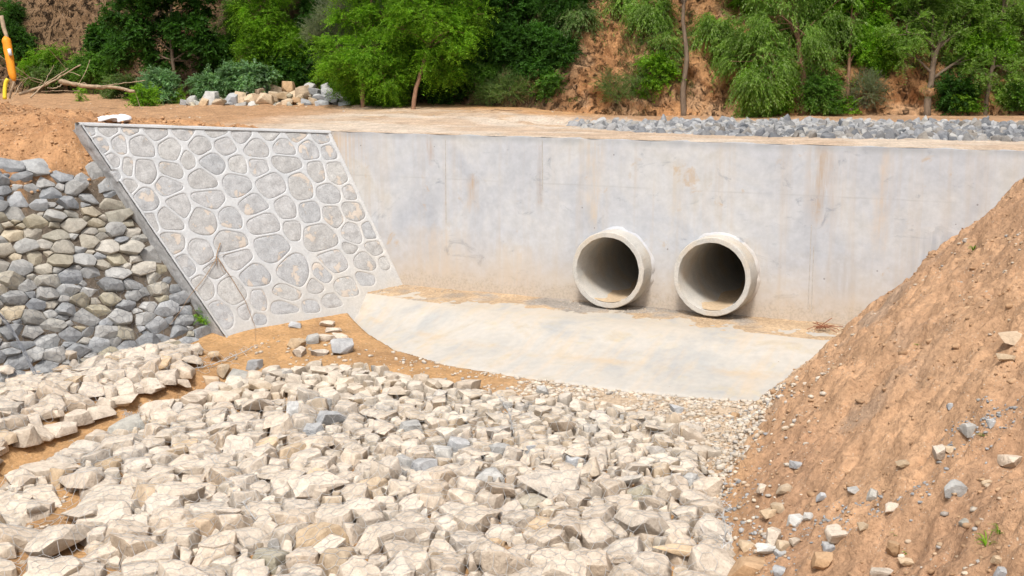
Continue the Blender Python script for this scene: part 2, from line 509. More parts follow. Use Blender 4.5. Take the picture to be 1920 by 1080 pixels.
def apron_mat():
    t = NT("troweled_concrete", .85)
    w = t.world()
    cl = t.noise(w, 1.1, 5, .6, .6); f = t.noise(w, 10, 5, .6); g = t.noise(w, 60, 3)
    base = t.ramp(cl, [(.3, (.345, .34, .325)), (.45, (.41, .385, .345)), (.58, (.445, .415, .37)), (.72, (.40, .35, .275))])
    st = t.ramp(t.noise(t.world((2.6, .35, 0)), 1.8, 4, .6), [(.5, 0), (.7, 1)])
    base = t.mix(t.math('MULTIPLY', st, .5), base, (.50, .39, .27))
    gr = t.ramp(t.noise(t.world((1.2, .5, 0)), 1.3, 5, .65, .6), [(.52, 0), (.68, 1)])
    base = t.mix(t.math('MULTIPLY', gr, .6), base, (.33, .34, .335))
    ye = t.ramp(t.noise(w, 3.1, 5, .6, .8), [(.55, 0), (.7, 1)])
    base = t.mix(t.math('MULTIPLY', ye, .35), base, (.46, .38, .24))
    base = t.mix(1.0, base, t.ramp(f, [(.25, .92), (.75, 1.06)]), 'MULTIPLY')
    sx = t.n("ShaderNodeSeparateXYZ"); t.l(w, sx.inputs[0])
    zz = t.math('ADD', sx.outputs[2], t.math('MULTIPLY', t.math('SUBTRACT', f, .5), .05))
    cr = t.math('MULTIPLY', t.ramp(t.math('ABSOLUTE', t.math('ADD', zz, .40)), [(.0, 1), (.03, 0)]), t.ramp(t.noise(t.world((.7, .7, 1)), 1.2, 4), [(.42, 0), (.6, 1)]))
    base = t.mix(t.math('MULTIPLY', cr, .55), base, (.46, .34, .21))
    te = t.math('MULTIPLY', t.ramp(t.math('ADD', zz, .24), [(.02, 0), (.13, 1)]), t.ramp(cl, [(.35, .3), (.6, 1)]))
    base = t.mix(t.math('MULTIPLY', te, .4), base, (.46, .37, .26))
    vo = t.n("ShaderNodeTexVoronoi"); vo.inputs['Scale'].default_value = 3.4; t.l(w, vo.inputs['Vector'])
    base = t.mix(t.math('MULTIPLY', t.math('LESS_THAN', vo.outputs['Distance'], .03), .6), base, (.2, .15, .1))
    return t.done(base, t.bump(g, .3, .003, t.bump(f, .3, .01)))

def pipe_mat():
    t = NT("precast_concrete", .85)
    w = t.world()
    n = t.noise(w, 5, 5, .6); f = t.noise(w, 45, 4, .6)
    c = t.ramp(n, [(.3, (.42, .41, .38)), (.7, (.52, .49, .44))])
    c = t.mix(t.math('MULTIPLY', t.ramp(t.noise(w, 2.6, 4), [(.45, 0), (.65, 1)]), .45), c, (.52, .41, .28))
    c = t.mix(1.0, c, t.ramp(f, [(.3, .86), (.7, 1.08)]), 'MULTIPLY')
    return t.done(c, t.bump(f, .4, .004))

def mortar_mat():
    t = NT("pale_mortar", .9)
    w = t.world()
    n = t.noise(w, 2.2, 5, .6); f = t.noise(w, 30, 5, .6)
    c = t.ramp(n, [(.3, (.45, .46, .465)), (.7, (.51, .51, .505))])
    sx = t.n("ShaderNodeSeparateXYZ"); t.l(w, sx.inputs[0])
    low = t.ramp(t.math('ADD', sx.outputs[2], t.math('MULTIPLY', t.math('SUBTRACT', n, .5), .6)), [(.0, 1), (.35, .25), (.7, 0)])
    c = t.mix(t.math('MULTIPLY', low, .6), c, (.42, .41, .39))
    wm = t.math('MULTIPLY', t.ramp(t.math('ADD', sx.outputs[0], 12.2), [(.2, 0), (.9, 1)]), t.ramp(n, [(.35, .2), (.6, .8)]))
    c = t.mix(t.math('MULTIPLY', wm, .4), c, (.55, .48, .38))
    c = t.mix(1.0, c, t.ramp(f, [(.3, .88), (.7, 1.06)]), 'MULTIPLY')
    return t.done(c, t.bump(f, .45, .006))

def wing_stone_mat():
    t = NT("washed_grey_field_stone", .92)
    w = t.world()
    oi = t.n("ShaderNodeObjectInfo"); r = oi.outputs['Random']
    n = t.noise(w, 10, 6, .68, .4); f = t.noise(w, 50, 5, .7)
    c = t.ramp(r, [(0, (.37, .375, .38)), (.35, (.43, .425, .42)), (.7, (.40, .39, .375)), (1, (.46, .45, .43))])
    c = t.mix(1.0, c, t.ramp(n, [(.3, .80), (.7, 1.16)]), 'MULTIPLY')
    c = t.mix(1.0, c, t.ramp(f, [(.3, .72), (.7, 1.18)]), 'MULTIPLY')
    pn = t.noise(w, 4.2, 4, .55, .3)
    patch = t.math('MULTIPLY', t.ramp(pn, [(.585, 0), (.605, 1)]), t.ramp(t.math('FRACT', t.math('MULTIPLY', r, 5.3)), [(.3, 0), (.35, 1)]))
    c = t.mix(t.math('MULTIPLY', patch, .75), c, (.53, .45, .37))
    edge = t.ramp(pn, [(.570, 0), (.59, 1), (.61, 0)])
    c = t.mix(t.math('MULTIPLY', edge, .25), c, (.16, .14, .12))
    b = t.bump(n, .6, .02); b = t.bump(f, .6, .006, b); b = t.bump(patch, -.4, .012, b)
    return t.done(c, b)

def endface_mat():
    t = NT("rough_dark_render", .9)
    w = t.world(); n = t.noise(w, 4, 6, .7, .5); f = t.noise(w, 30, 5, .7)
    c = t.ramp(n, [(.3, (.27, .275, .28)), (.5, (.41, .415, .42)), (.7, (.50, .50, .50))])
    c = t.mix(1.0, c, t.ramp(f, [(.3, .75), (.7, 1.15)]), 'MULTIPLY')
    return t.done(c, t.bump(f, .7, .012))

M_WALL, M_APRON, M_PIPE, M_MORTAR, M_WSTONE, M_END = concrete_wall_mat(), apron_mat(), pipe_mat(), mortar_mat(), wing_stone_mat(), endface_mat()
M_SILT = flat_mat("dry_silt", (.50, .38, .25), .95, 0, .2, 20)
M_SACK = flat_mat("white_woven_sack", (.66, .66, .68), .7, 0, .12, 14)
M_TWIG = flat_mat("dry_twig", (.30, .20, .12), .9, 0, .3, 30)
M_REDTWIG = flat_mat("red_brown_twig", (.26, .11, .06), .9, 0, .3, 30)
M_DEAD = flat_mat("dead_wood", (.36, .27, .18), .9, 0, .35, 12)
M_ORPL = flat_mat("orange_plastic", (.75, .28, .02), .5, 0, .15, 8)
M_YEPL = flat_mat("yellow_plastic", (.75, .55, .04), .5, 0, .12, 8)

def bark_mat(name, c):
    t = NT(name, .95)
    n = t.noise(t.world((6, 6, 1.2)), 5, 5, .65); f = t.noise(t.world((1, 1, .4)), 60, 4, .6)
    col = t.mix(1.0, c, t.ramp(n, [(.3, .6), (.7, 1.35)]), 'MULTIPLY')
    return t.done(col, t.bump(f, .6, .01, t.bump(n, .8, .02)))
M_BARK = bark_mat("brown_bark", (.16, .115, .08))
M_BARKR = bark_mat("reddish_bark", (.24, .13, .08))

def leaf_mat(name, cols):
    t = NT(name, .6)
    g = t.n("ShaderNodeNewGeometry")
    n = t.noise(t.world(), 2.2, 3, .6)
    k = len(cols)
    c = t.ramp(g.outputs['Random Per Island'], [(i / (k - 1), x) for i, x in enumerate(cols)])
    c = t.mix(1.0, c, t.ramp(n, [(.32, .62), (.68, 1.45)]), 'MULTIPLY')
    t.l(c, t.b.inputs['Base Color'])
    tr = t.n("ShaderNodeBsdfTranslucent"); t.l(t.mix(1.0, c, (1.25, 1.35, .7), 'MULTIPLY'), tr.inputs[0])
    mx = t.n("ShaderNodeMixShader"); mx.inputs[0].default_value = .48
    t.l(t.b.outputs[0], mx.inputs[1]); t.l(tr.outputs[0], mx.inputs[2]); t.l(mx.outputs[0], t.out.inputs[0])
    return t.m
LEAF = {
    'bright': leaf_mat("bright_green_leaf", [(.08, .19, .008), (.15, .32, .015), (.23, .39, .03), (.065, .16, .01)]),
    'willow': leaf_mat("soft_green_leaf", [(.09, .18, .018), (.15, .27, .035), (.21, .33, .055), (.25, .33, .13)]),
    'dark': leaf_mat("dark_green_leaf", [(.03, .085, .012), (.045, .12, .015), (.06, .15, .02)]),
    'mid': leaf_mat("mid_green_leaf", [(.05, .13, .012), (.085, .20, .02), (.12, .25, .03), (.10, .16, .05)]),
    'grey': leaf_mat("grey_green_leaf", [(.13, .17, .10), (.17, .20, .12), (.20, .20, .14), (.09, .13, .06)]),
    'pale': leaf_mat("pale_blue_green_leaf", [(.10, .21, .08), (.16, .29, .13), (.22, .34, .18)]),
    'grass': leaf_mat("hill_grass_blade", [(.07, .14, .03), (.11, .20, .045), (.15, .22, .07), (.18, .18, .09)]),
    'dry': leaf_mat("dry_grass_blade", [(.26, .16, .09), (.20, .12, .07), (.30, .21, .12), (.12, .13, .06)]),
}

# ------------------------------------------------------------------ ground sheets
def set_soil(me, cols):
    a = me.color_attributes.new("soil", 'FLOAT_COLOR', 'POINT')
    c = np.ones((len(cols), 4), dtype=np.float32); c[:, :3] = cols
    a.data.foreach_set("color", c.ravel())

def grid_mesh(name, X, Y, Z):
    ny, nx = X.shape
    V = np.stack([X, Y, Z], -1).reshape(-1, 3)
    i = np.arange(nx * ny).reshape(ny, nx)
    F = np.stack([i[:-1, :-1], i[:-1, 1:], i[1:, 1:], i[1:, :-1]], -1).reshape(-1, 4)
    return mesh(name, V, F, M_SOIL, True)

def lerp3(a, b, w): return np.asarray(a)[None, None] * (1 - w[..., None]) + np.asarray(b)[None, None] * w[..., None] if np.ndim(a) == 1 else a * (1 - w[..., None]) + np.asarray(b)[None, None] * w[..., None]

xs = np.unique(np.round(np.concatenate([np.arange(-24, -16, .09), np.arange(-16, -3.9, .032), np.arange(-3.9, -.4, .022), np.arange(-.4, 5, .1)]), 4))
ys = np.unique(np.round(np.concatenate([np.arange(1.5, 5.5, .1), np.arange(5.5, 17.56, .027), [17.56]]), 4))
GX, GY = np.meshgrid(xs, ys)
GZ = ground(GX, GY) + relief(GX, GY)
me = grid_mesh("earth_ground", GX, GY, GZ)
xt = np.interp(GY, TOY, TOX)
bank = sstep(-.5, .6, GX - xt + .25 * fbm(GX, GY, .7, 3, 91))
sand = np.array([.45, .265, .12])
brown = np.array([.37, .222, .13])
tanb = np.array([.45, .275, .158])
col = lerp3(sand, [.37, .215, .10], sstep(-.1, .4, fbm(GX, GY, .9, 4, 93)))
bk = lerp3(brown, tanb, sstep(-.3, .4, fbm(GX, GY * .6, 1.6, 4, 95)))
bk = lerp3(bk, [.27, .225, .18], .55 * sstep(.15, .5, fbm(GX, GY, .9, 4, 97)) * (1 - sstep(1.0, 2.4, GX - xt)))
col = col * (1 - bank[..., None]) + bk * bank[..., None]
ledge = sstep(16.1, 16.5, GY) * (1 - bank) * sstep(-11.3, -10.8, GX)
lc = lerp3([.47, .34, .215], [.32, .285, .245], sstep(.0, .5, fbm(GX, GY, .5, 4, 99) + .55 * (GY - 16.95) * sstep(-9, -6, GX)))
col = col * (1 - ledge[..., None]) + lc * ledge[..., None]
grav = sstep(-7.6, -5.6, GX) * (1 - sstep(-.1, .4, GX - xt)) * sstep(11.6, 12.8, GY) * (1 - ledge)
col = lerp3(col, [.50, .41, .31], .75 * grav)
mound = sstep(-13.0, -13.9, GX) * sstep(1.5, 2.0, GZ)
col = col * (1 - mound[..., None]) + lerp3([.44, .245, .12], [.36, .19, .09], sstep(-.2, .3, fbm(GX, GY, .6, 4, 101))) * mound[..., None]
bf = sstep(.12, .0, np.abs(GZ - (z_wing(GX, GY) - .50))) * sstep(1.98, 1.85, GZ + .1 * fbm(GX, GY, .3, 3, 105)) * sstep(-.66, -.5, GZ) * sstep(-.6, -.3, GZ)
col = col * (1 - bf[..., None]) + np.array([.13, .105, .08]) * bf[..., None]  # earth behind the bank stones painted dark, standing in for shade in the gaps
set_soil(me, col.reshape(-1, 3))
tag(obj("earth_ground", me), kind="structure")
FRONT_BVH_V = np.stack([GX, GY, GZ], -1)

xs = np.unique(np.round(np.concatenate([np.arange(-60, -24, .3), np.arange(-24, 1, .06), np.arange(1, 8.01, .3)]), 4))
ty = np.concatenate([np.linspace(0, .25, 60) ** 1.0, np.linspace(.25, 1, 110)[1:]])
RX = np.repeat(xs[None], len(ty), 0)
RY = 17.46 + ty[:, None] * (np.interp(xs, HTX, HTY)[None] + 1.2 - 17.46)
RZ = z_back(RX, RY) + relief_back(RX, RY)
RZ = RZ + 0.012 * sstep(17.5, 17.8, RY)
me = grid_mesh("dirt_road", RX, RY, RZ)
far = np.interp(RX, HTX, HTY) - RY
col = lerp3([.50, .375, .27], [.55, .455, .36], sstep(-.2, .3, fbm(RX, RY * 2.5, 1.4, 4, 111)))
col = lerp3(col, [.45, .30, .18], .8 * sstep(.1, .4, fbm(RX, RY * 2, .8, 4, 113)) * sstep(18.0, 20.5, RY))
col = lerp3(col, [.46, .26, .12], sstep(1.6, .3, far + .5 * fbm(RX, RY, .8, 3, 115)))
wl = sstep(-13.0, -15.5, RX + .6 * fbm(RX, RY, 1.2, 3, 117))
col = lerp3(col, [.40, .235, .125], wl)
wr = sstep(-10, -8.5, RX) * sstep(-.1, .2, RY - np.interp(RX, STX, STY))
col = lerp3(col, [.40, .24, .135], wr)
ws = sstep(-9.2, -8.6, RX) * sstep(-.1, .15, RY - np.interp(RX, SBX, SBY)) * (1 - wr)
col = lerp3(col, [.34, .31, .27], ws)
set_soil(me, col.reshape(-1, 3))
tag(obj("dirt_road", me), kind="structure")

# hillside, a steep eroded earth face with its foot behind the road
hx = np.unique(np.round(np.concatenate([np.arange(-60, -26, .3), np.arange(-26, -.5, .045), np.arange(-.5, 8, .2)]), 4))
hs = np.concatenate([np.arange(-.3, 3.4, .045), np.arange(3.4, 16, .3)])
HX, HS = np.meshgrid(hx, hs)
hy0 = np.interp(HX, HTX, HTY)
hz0 = z_back(HX, hy0)
steep = np.interp(HX, [-60, -26, -22, -19, -12, -9, 8], [.9, .93, .93, .82, .76, .84, .84])
prof = HS
HZ = hz0 - .05 + steep * prof
HY = hy0 + np.sqrt(1 - steep ** 2) * prof
amp = sstep(-.2, .6, HS)
cl = fbm(HX, HS, 1.7, 4, 121)
rdg = 1 - np.abs(fbm(HX * .9 + HS * .4, HS * .7, .9, 4, 123))
d = .35 * cl + .28 * rdg ** 3 + .09 * fbm(HX, HS * .8, .32, 4, 125) + .04 * fbm(HX, HS, .1, 3, 127)
smooth_cut = sstep(-20.5, -22.5, HX)
d = d - .34 * np.clip(fbm(HX * 1.2, HS, .3, 4, 128) - .10, 0, 1) - .10 * (1 - np.abs(fbm(HX + .5 * HS, HS * .6, .5, 3, 129))) ** 6 + .07 * fbm(HX, HS, .14, 3, 126)
d = d * (1 - .6 * smooth_cut)
HY = HY - d * amp * .8
HZ = HZ + d * amp * .35
me = grid_mesh("hillside", HX, HY, HZ)
col = lerp3([.54, .28, .125], [.42, .205, .085], sstep(-.2, .3, fbm(HX, HS, .8, 4, 131)))
col = lerp3(col, [.56, .36, .21], .6 * sstep(.05, .4, fbm(HX, HS, .6, 4, 133)))
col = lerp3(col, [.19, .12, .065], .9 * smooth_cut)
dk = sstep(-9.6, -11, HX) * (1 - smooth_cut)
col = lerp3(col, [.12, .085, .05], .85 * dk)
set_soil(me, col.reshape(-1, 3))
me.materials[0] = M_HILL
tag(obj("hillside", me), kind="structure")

# ------------------------------------------------------------------ headwall
PIPES = [(-6.958, .493), (-5.357, .513)]
RO, RI, PYF = .573, .492, 17.03
x0, x1, zt, zb = -12.5, 2.0, 2.40, -.9
bm = bmesh.new()
outer = []
n = 60
for i in range(n + 1):
    x = x0 + (x1 - x0) * i / n
    outer.append((x, zt + .006 * math.sin(i * 1.7) + rnd.uniform(-.005, .005)))
outer += [(x1, zb), (x0, zb)]
def loop(pts, y):
    vs = [bm.verts.new((a, y, b)) for a, b in pts]
    es = [bm.edges.new((vs[i], vs[(i + 1) % len(vs)])) for i in range(len(vs))]
    return vs, es
fv, fe = loop(outer, WY)
alle = list(fe)
for cx, cz in PIPES:
    hv, he = loop([(cx + (RO + .004) * math.cos(t), cz + .008 + (RO + .004) * math.sin(t)) for t in np.linspace(0, 2 * math.pi, 64, endpoint=False)], WY)
    alle += he
res = bmesh.ops.triangle_fill(bm, edges=alle, use_beauty=True)
for f in bm.faces:
    f.normal_update()
    if f.normal.y > 0: f.normal_flip()
bk_v = [bm.verts.new((v.co.x, WY + .5, v.co.z)) for v in fv]
for i in range(len(fv)):
    j = (i + 1) % len(fv)
    bm.faces.new((fv[i], fv[j], bk_v[j], bk_v[i]))
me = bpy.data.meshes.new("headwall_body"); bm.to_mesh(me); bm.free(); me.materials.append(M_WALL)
hw = thing("headwall", "long pale cast concrete headwall pierced by two round drain pipes", "retaining wall", (-6, WY, 0))
o = obj("wall_body", me, hw); o.location = (6, -WY, 0)
# form seams: narrow raised fins left between the shutter panels
for sx_, z0_, z1_ in ((-9.9, 1.0, 2.36), (-8.2, 1.6, 2.36), (-4.05, .1, 1.3), (-4.0, .05, 1.0)):
    V = [(sx_ - .004, WY - .003, z0_), (sx_ + .004, WY - .003, z0_), (sx_ + .004, WY - .003, z1_), (sx_ - .004, WY - .003, z1_),
         (sx_ - .006, WY + .01, z0_), (sx_ + .006, WY + .01, z0_), (sx_ + .006, WY + .01, z1_), (sx_ - .006, WY + .01, z1_)]
    V = [(a + .004 * math.sin(c * 5), b, c) for a, b, c in V]
    F = [(0, 1, 2, 3), (0, 4, 5, 1), (3, 2, 6, 7), (0, 3, 7, 4), (1, 5, 6, 2)]
    o = obj("form_seam", mesh("form_seam", V, F, flat_mat("seam_mortar", (.40, .37, .33), .9)), hw); o.location = (6, -WY, 0)
# rough mortar collars where the pipes leave the wall
for cx, cz in PIPES:
    V, F = [], []
    N = 96
    for i in range(N):
        t = 2 * math.pi * i / N
        th = .030 + .022 * float(noise2(np.array(t * 4), np.array(cx))) + .010 * rnd.random()
        dp = .035 + .02 * float(noise2(np.array(t * 6), np.array(cx + 5)))
        for rr, yy in ((RO - .01, WY - dp), (RO + th * .5, WY - dp * .8), (RO + th, WY + .004)):
            V.append((cx + rr * math.cos(t), yy, cz + rr * math.sin(t)))
    for i in range(N):
        j = (i + 1) % N
        for k in (0, 1):
            F.append((i * 3 + k, i * 3 + k + 1, j * 3 + k + 1, j * 3 + k))
    o = obj("mortar_collar", mesh("mortar_collar", V, F, M_WALL, True), hw); o.location = (6, -WY, 0)

# ------------------------------------------------------------------ pipes
def pipe(cx, cz, label, k):
    root = thing("drain_pipe", label, "concrete pipe", (cx, PYF, cz - RO), "drain pipes through the headwall")
    prof = [(RI + .006, 0.0, 0), (RO - .012, 0, 0), (RO - .004, .005, 0), (RO, .015, 0), (RO + .004, .25, 0), (RO, .6, 0), (RO, 9.5, 0)]
    inner = [(RI + .006, 0.0), (RI, .012), (RI - .002, .5), (RI, 3.0), (RI, 9.4), (.0, 9.42)]
    def rev(pr, seed):
        V, F, N = [], [], 72
        for j, q in enumerate(pr):
            r, y = q[0], q[1]
            for i in range(N):
                t = 2 * math.pi * i / N
                rr = r
                if y < .02: rr += (.004 * noise2(np.array(t * 9.), np.array(seed * 3.1)) + .003 * noise2(np.array(t * 31.), np.array(seed * 1.7)))
                V.append((float(rr) * math.cos(t), y, float(rr) * math.sin(t)))
        for j in range(len(pr) - 1):
            for i in range(N):
                a, b = j * N + i, j * N + (i + 1) % N
                F.append((a, b, b + N, a + N))
        return V, F
    V, F = rev(prof, k)
    o = obj("barrel", mesh("barrel", V, F, M_PIPE, False), root, (0, 0, RO))
    V, F = rev(inner, k + 1)
    o = obj("bore", mesh("bore", V, [f[::-1] for f in F], M_PIPE, True), root, (0, 0, RO))
    # silt lying in the invert
    V, F = [], []
    nx, ny = 15, 30
    for j in range(ny):
        y = .02 + 5.0 * (j / (ny - 1)) ** 1.5
        hw_ = .17 + .05 * math.sin(j * .9 + k) + .02 * rnd.random() + .02 * j / ny
        for i in range(nx):
            s = -1 + 2 * i / (nx - 1)
            x = s * hw_
            zz = -math.sqrt(RI ** 2 - x * x) + .011 * (1 - s ** 4) + .004 * rnd.random() - .002
            V.append((x, y, zz))
    for j in range(ny - 1):
        for i in range(nx - 1):
            a = j * nx + i; F.append((a, a + 1, a + nx + 1, a + nx))
    obj("silt", mesh("silt", V, F, M_SILT, True), root, (0, 0, RO))
pipe(*PIPES[0], "short concrete pipe end nearer the stone wing wall", 1)
pipe(*PIPES[1], "short concrete pipe end nearer the bare earth slope", 4)

# ------------------------------------------------------------------ apron
V, F = [], []
nx = 150
prof_t = [0, .02, .12, .25, .38, .5, .56, .62, .75, .88, .97, 1.0]
rows = []
for i in range(nx + 1):
    x = -11.35 + (9.6) * i / nx
    e, l = float(np.interp(x, APX, APE)), float(np.interp(x, ALX, ALE))
    l += .03 * float(fbm(np.array(x), np.array(0.), .8, 3, 201)) + .02 * float(fbm(np.array(x), np.array(1.), .15, 3, 202))
    e += .02 * float(fbm(np.array(x), np.array(0.), .9, 3, 203))
    r = [(x, WY + .1, -.085), (x, WY - .4, -.10), (x, e + .05, -.118)]
    for t in prof_t:
        z = -.125 - (.265 * (t / .53) ** 1.15 if t < .53 else .265 + (t - .53) / .47 * .135)
        r.append((x, e + (l - e) * t, z + .004 * float(noise2(np.array(x * 3), np.array(t * 4), 205))))
    r.append((x, l - .012, -.55)); r.append((x, l + .02, -.9))
    rows.append(r)
m = len(rows[0])
for r in rows: V += r
for i in range(nx):
    for j in range(m - 1):
        a = i * m + j; F.append((a, a + 1, a + m + 1, a + m))
ap = thing("concrete_apron", "smooth cream concrete apron sloping down below the two pipes", "concrete apron", (-7, 15.5, -.5))
o = obj("apron_slab", mesh("apron_slab", V, F, M_APRON, True), ap); o.location = (7, -15.5, .5)

# ------------------------------------------------------------------ wing wall of mortared field stone
ST = [(4.11,.12,.09,.08),(3.82,.11,.16,.08),(3.48,.09,.14,.07),(3.08,.12,.21,.11),(2.63,.11,.22,.1),(2.09,.06,.25,.09),(4.01,.35,.14,.15),(3.69,.32,.12,.17),(3.36,.35,.21,.18),(2.92,.39,.2,.18),(2.42,.31,.23,.14),(1.99,.31,.2,.14),(3.88,.58,.15,.13),(3.63,.66,.1,.16),(3.38,.73,.2,.21),(2.97,.71,.21,.13),(2.67,.55,.14,.14),(2.27,.6,.24,.16),(2.49,.87,.26,.16),(3.86,.81,.07,.11),(3.67,.98,.12,.12),(3.48,1.2,.24,.21),(3.08,.98,.26,.15),(2.46,1.19,.38,.15),(2.96,1.29,.24,.19),(3.46,1.54,.14,.17),(3.17,1.5,.24,.18),(2.63,1.54,.26,.21),(2.18,1.51,.22,.16),(1.66,.11,.2,.12),(1.14,.08,.25,.09),(.66,.08,.22,.11),(.2,.1,.17,.12),(1.45,.34,.25,.15),(.94,.31,.22,.14),(.49,.36,.2,.17),(.12,.38,.14,.13),(1.84,.62,.17,.15),(1.47,.66,.19,.15),(.96,.59,.34,.15),(.44,.72,.17,.2),(.07,.75,.19,.2),(1.92,.96,.29,.19),(1.34,.96,.31,.21),(.81,1.0,.24,.24),(.31,1.11,.24,.18),(-.09,1.1,.13,.13),(1.73,1.28,.31,.16),(1.17,1.35,.2,.2),(.74,1.43,.21,.2),(.32,1.51,.22,.18),(-.07,1.43,.24,.17),(1.61,1.62,.34,.17),(1.14,1.72,.2,.16),(.67,1.86,.37,.24),(.05,1.81,.21,.19),(-.29,1.78,.15,.14),(1.56,2.01,.34,.22),(.15,2.06,.19,.09),(-.31,2.08,.21,.12),(.57,2.27,.31,.18),(-.06,2.31,.21,.15),(-.43,2.35,.1,.1),(1.28,2.4,.31,.25),(2.01,2.45,.31,.17),(.79,2.46,.2,.15),(1.48,2.75,.32,.12),(.98,2.67,.17,.11),(2.01,2.84,.14,.17),(1.59,2.98,.31,.09),(2.07,3.13,.11,.09),(3.22,1.88,.23,.18),(2.78,2.04,.22,.19),(2.26,1.89,.32,.18),(2.2,2.17,.29,.16),(3.08,2.24,.18,.18),(2.62,2.33,.26,.12),(2.88,2.6,.2,.2),(2.41,2.68,.25,.21),(2.69,3.02,.19,.22),(2.28,3.0,.11,.12),(.42,2.72,.24,.14),(.02,2.60,.17,.11),(.74,2.93,.2,.1),(1.15,3.0,.18,.09)]
ST = np.array(ST)
NS = len(ST)
# face outline in (u, v): top edge, left edge, foot, right edge
UL = lambda v: 4.24 - v * (4.24 - 2.74) / 3.28      # left edge
UR = lambda v: 0.0 - v * 0.66 / 2.66                # right edge
def wp(u, v, d=0.0): return P1 + WU * u + WV * v + WN * d
TH = np.linspace(0, 2 * math.pi, 40, endpoint=False)
OUT = []
for i in range(NS):
    u, v, a, b = ST[i]
    ss = 2.4
    r = (np.abs(np.cos(TH) / (a * 1.2)) ** ss + np.abs(np.sin(TH) / (b * 1.2)) ** ss) ** (-1 / ss)
    r = r * (1 + .07 * np.array([float(noise2(np.array(2 + 1.6 * math.cos(t)), np.array(2 + 1.6 * math.sin(t)), 300 + i)) for t in TH]))
    inv = 1 / r ** 8
    for j in range(NS):
        if j == i: continue
        du, dv = ST[j, 0] - u, ST[j, 1] - v
        L = math.hypot(du, dv)
        if L > 1.0: continue
        nx_, ny_ = du / L, dv / L
        ri = 1 / math.sqrt((nx_ / a) ** 2 + (ny_ / b) ** 2); rj = 1 / math.sqrt((nx_ / ST[j, 2]) ** 2 + (ny_ / ST[j, 3]) ** 2)
        dd = L * ri / (ri + rj) - .022
        c = np.clip((nx_ * np.cos(TH) + ny_ * np.sin(TH)) / dd, 0, None)
        inv = inv + c ** 8
    for (ex, ey, ez) in ((0, -1, 0.0), ):
        c = np.clip(-np.sin(TH) / max(v - .03, .02), 0, None); inv = inv + c ** 8
    # side borders
    kl = (4.24 - 2.74) / 3.28; nl = math.hypot(1, kl); dl = (UL(v) - u) / nl - .055
    inv = inv + np.clip((np.cos(TH) + kl * np.sin(TH)) / nl / max(dl, .03), 0, None) ** 8
    kr = .66 / 2.66; nr = math.hypot(1, kr); dr = (u - UR(v)) / nr - .05
    inv = inv + np.clip((-np.cos(TH) - kr * np.sin(TH)) / nr / max(dr, .03), 0, None) ** 8
    OUT.append(inv ** (-1 / 8))
ww = thing("wing_wall", "sloping wing wall of rounded grey stones set in raised white mortar joints", "stone wall", tuple(wp(2, 3.3)))
WL = -wp(2, 3.3)
# mortar face: fine relief sheet, pressed back where each stone sits
du_ = .012
us = np.arange(-1.0, 4.26, du_); vs_ = np.arange(0.0, 3.72, du_)
UU, VV = np.meshgrid(us, vs_)
UU = UU * 1.0
D = np.zeros_like(UU)
D += .004 * fbm(UU, VV, .12, 3, 401)
lowfade = sstep(2.55, 3.05, VV + .25 * fbm(UU, VV, .4, 3, 409) + .35 * sstep(.6, -.3, UU))      # smeared render near the foot
for i in range(NS):
    u, v, a, b = ST[i]
    R = OUT[i].max() + .03
    iu = np.where(np.abs(us - u) < R)[0]; iv = np.where(np.abs(vs_ - v) < R)[0]
    if not len(iu) or not len(iv): continue
    sl = np.s_[iv[0]:iv[-1] + 1, iu[0]:iu[-1] + 1]
    du2, dv2 = UU[sl] - u, VV[sl] - v
    th = np.arctan2(dv2, du2) % (2 * math.pi)
    rr = np.interp(th, np.append(TH, 2 * math.pi), np.append(OUT[i], OUT[i][0]))
    q = np.hypot(du2, dv2) - rr
    D[sl] -= .026 * (1 - sstep(-.010, .012, q)) * (1 - .5 * lowfade[sl])
lf = UL(VV) - UU; rt = UU - UR(VV)
D += .014 * sstep(.052, .044, lf) + .014 * sstep(.05, .042, rt) + .012 * sstep(.035, .028, VV)
keep = (lf > -.004) & (rt > -.006)
keepF = keep[:-1, :-1] & keep[:-1, 1:] & keep[1:, 1:] & keep[1:, :-1]
PV = P1[None, None] + UU[..., None] * WU + VV[..., None] * WV + D[..., None] * WN
idx = np.arange(PV.shape[0] * PV.shape[1]).reshape(PV.shape[:2])
Fq = np.stack([idx[:-1, :-1], idx[1:, :-1], idx[1:, 1:], idx[:-1, 1:]], -1)[keepF]
used, invx = np.unique(Fq, return_inverse=True)
me = mesh("mortar", PV.reshape(-1, 3)[used], invx.reshape(-1, 4), M_MORTAR, True)
obj("mortar", me, ww, WL)
# solid core behind the mortar face
T = .46
c4 = [(UL(0), 0), (UL(3.72), 3.72), (UR(3.72), 3.72), (UR(0), 0)]
fr = [wp(a, b, -.075) for a, b in c4]; bk4 = [p - WN * T for p in fr]
V = fr + bk4
obj("wall_core", mesh("wall_core", V, [(0, 1, 2, 3), (4, 7, 6, 5), (0, 3, 7, 4), (3, 2, 6, 7), (2, 1, 5, 6)], M_MORTAR), ww, WL)
# rough end face with its own relief
V, F = [], []
nj, ni = 120, 12
for j in range(nj + 1):
    v = 3.6 * j / nj
    for i in range(ni + 1):
        s = i / ni
        p = wp(UL(v) + .002, v, -.004) - WN * (.32 * s)
        q = np.array([[p[0] * 7, p[1] * 7, p[2] * 7]])
        out_ = (.012 * float(noise3(q, 5)[0]) + .010 * float(noise3(q * 3.1, 6)[0])) * min(1, s * 4) - .02 * (s > .8)
        V.append(p + WU * (.012 * min(1, s * 4) + out_))
for j in range(nj):
    for i in range(ni):
        a = j * (ni + 1) + i; F.append((a, a + 1, a + ni + 2, a + ni + 1))
obj("end_face", mesh("end_face", V, F, M_END, True), ww, WL)
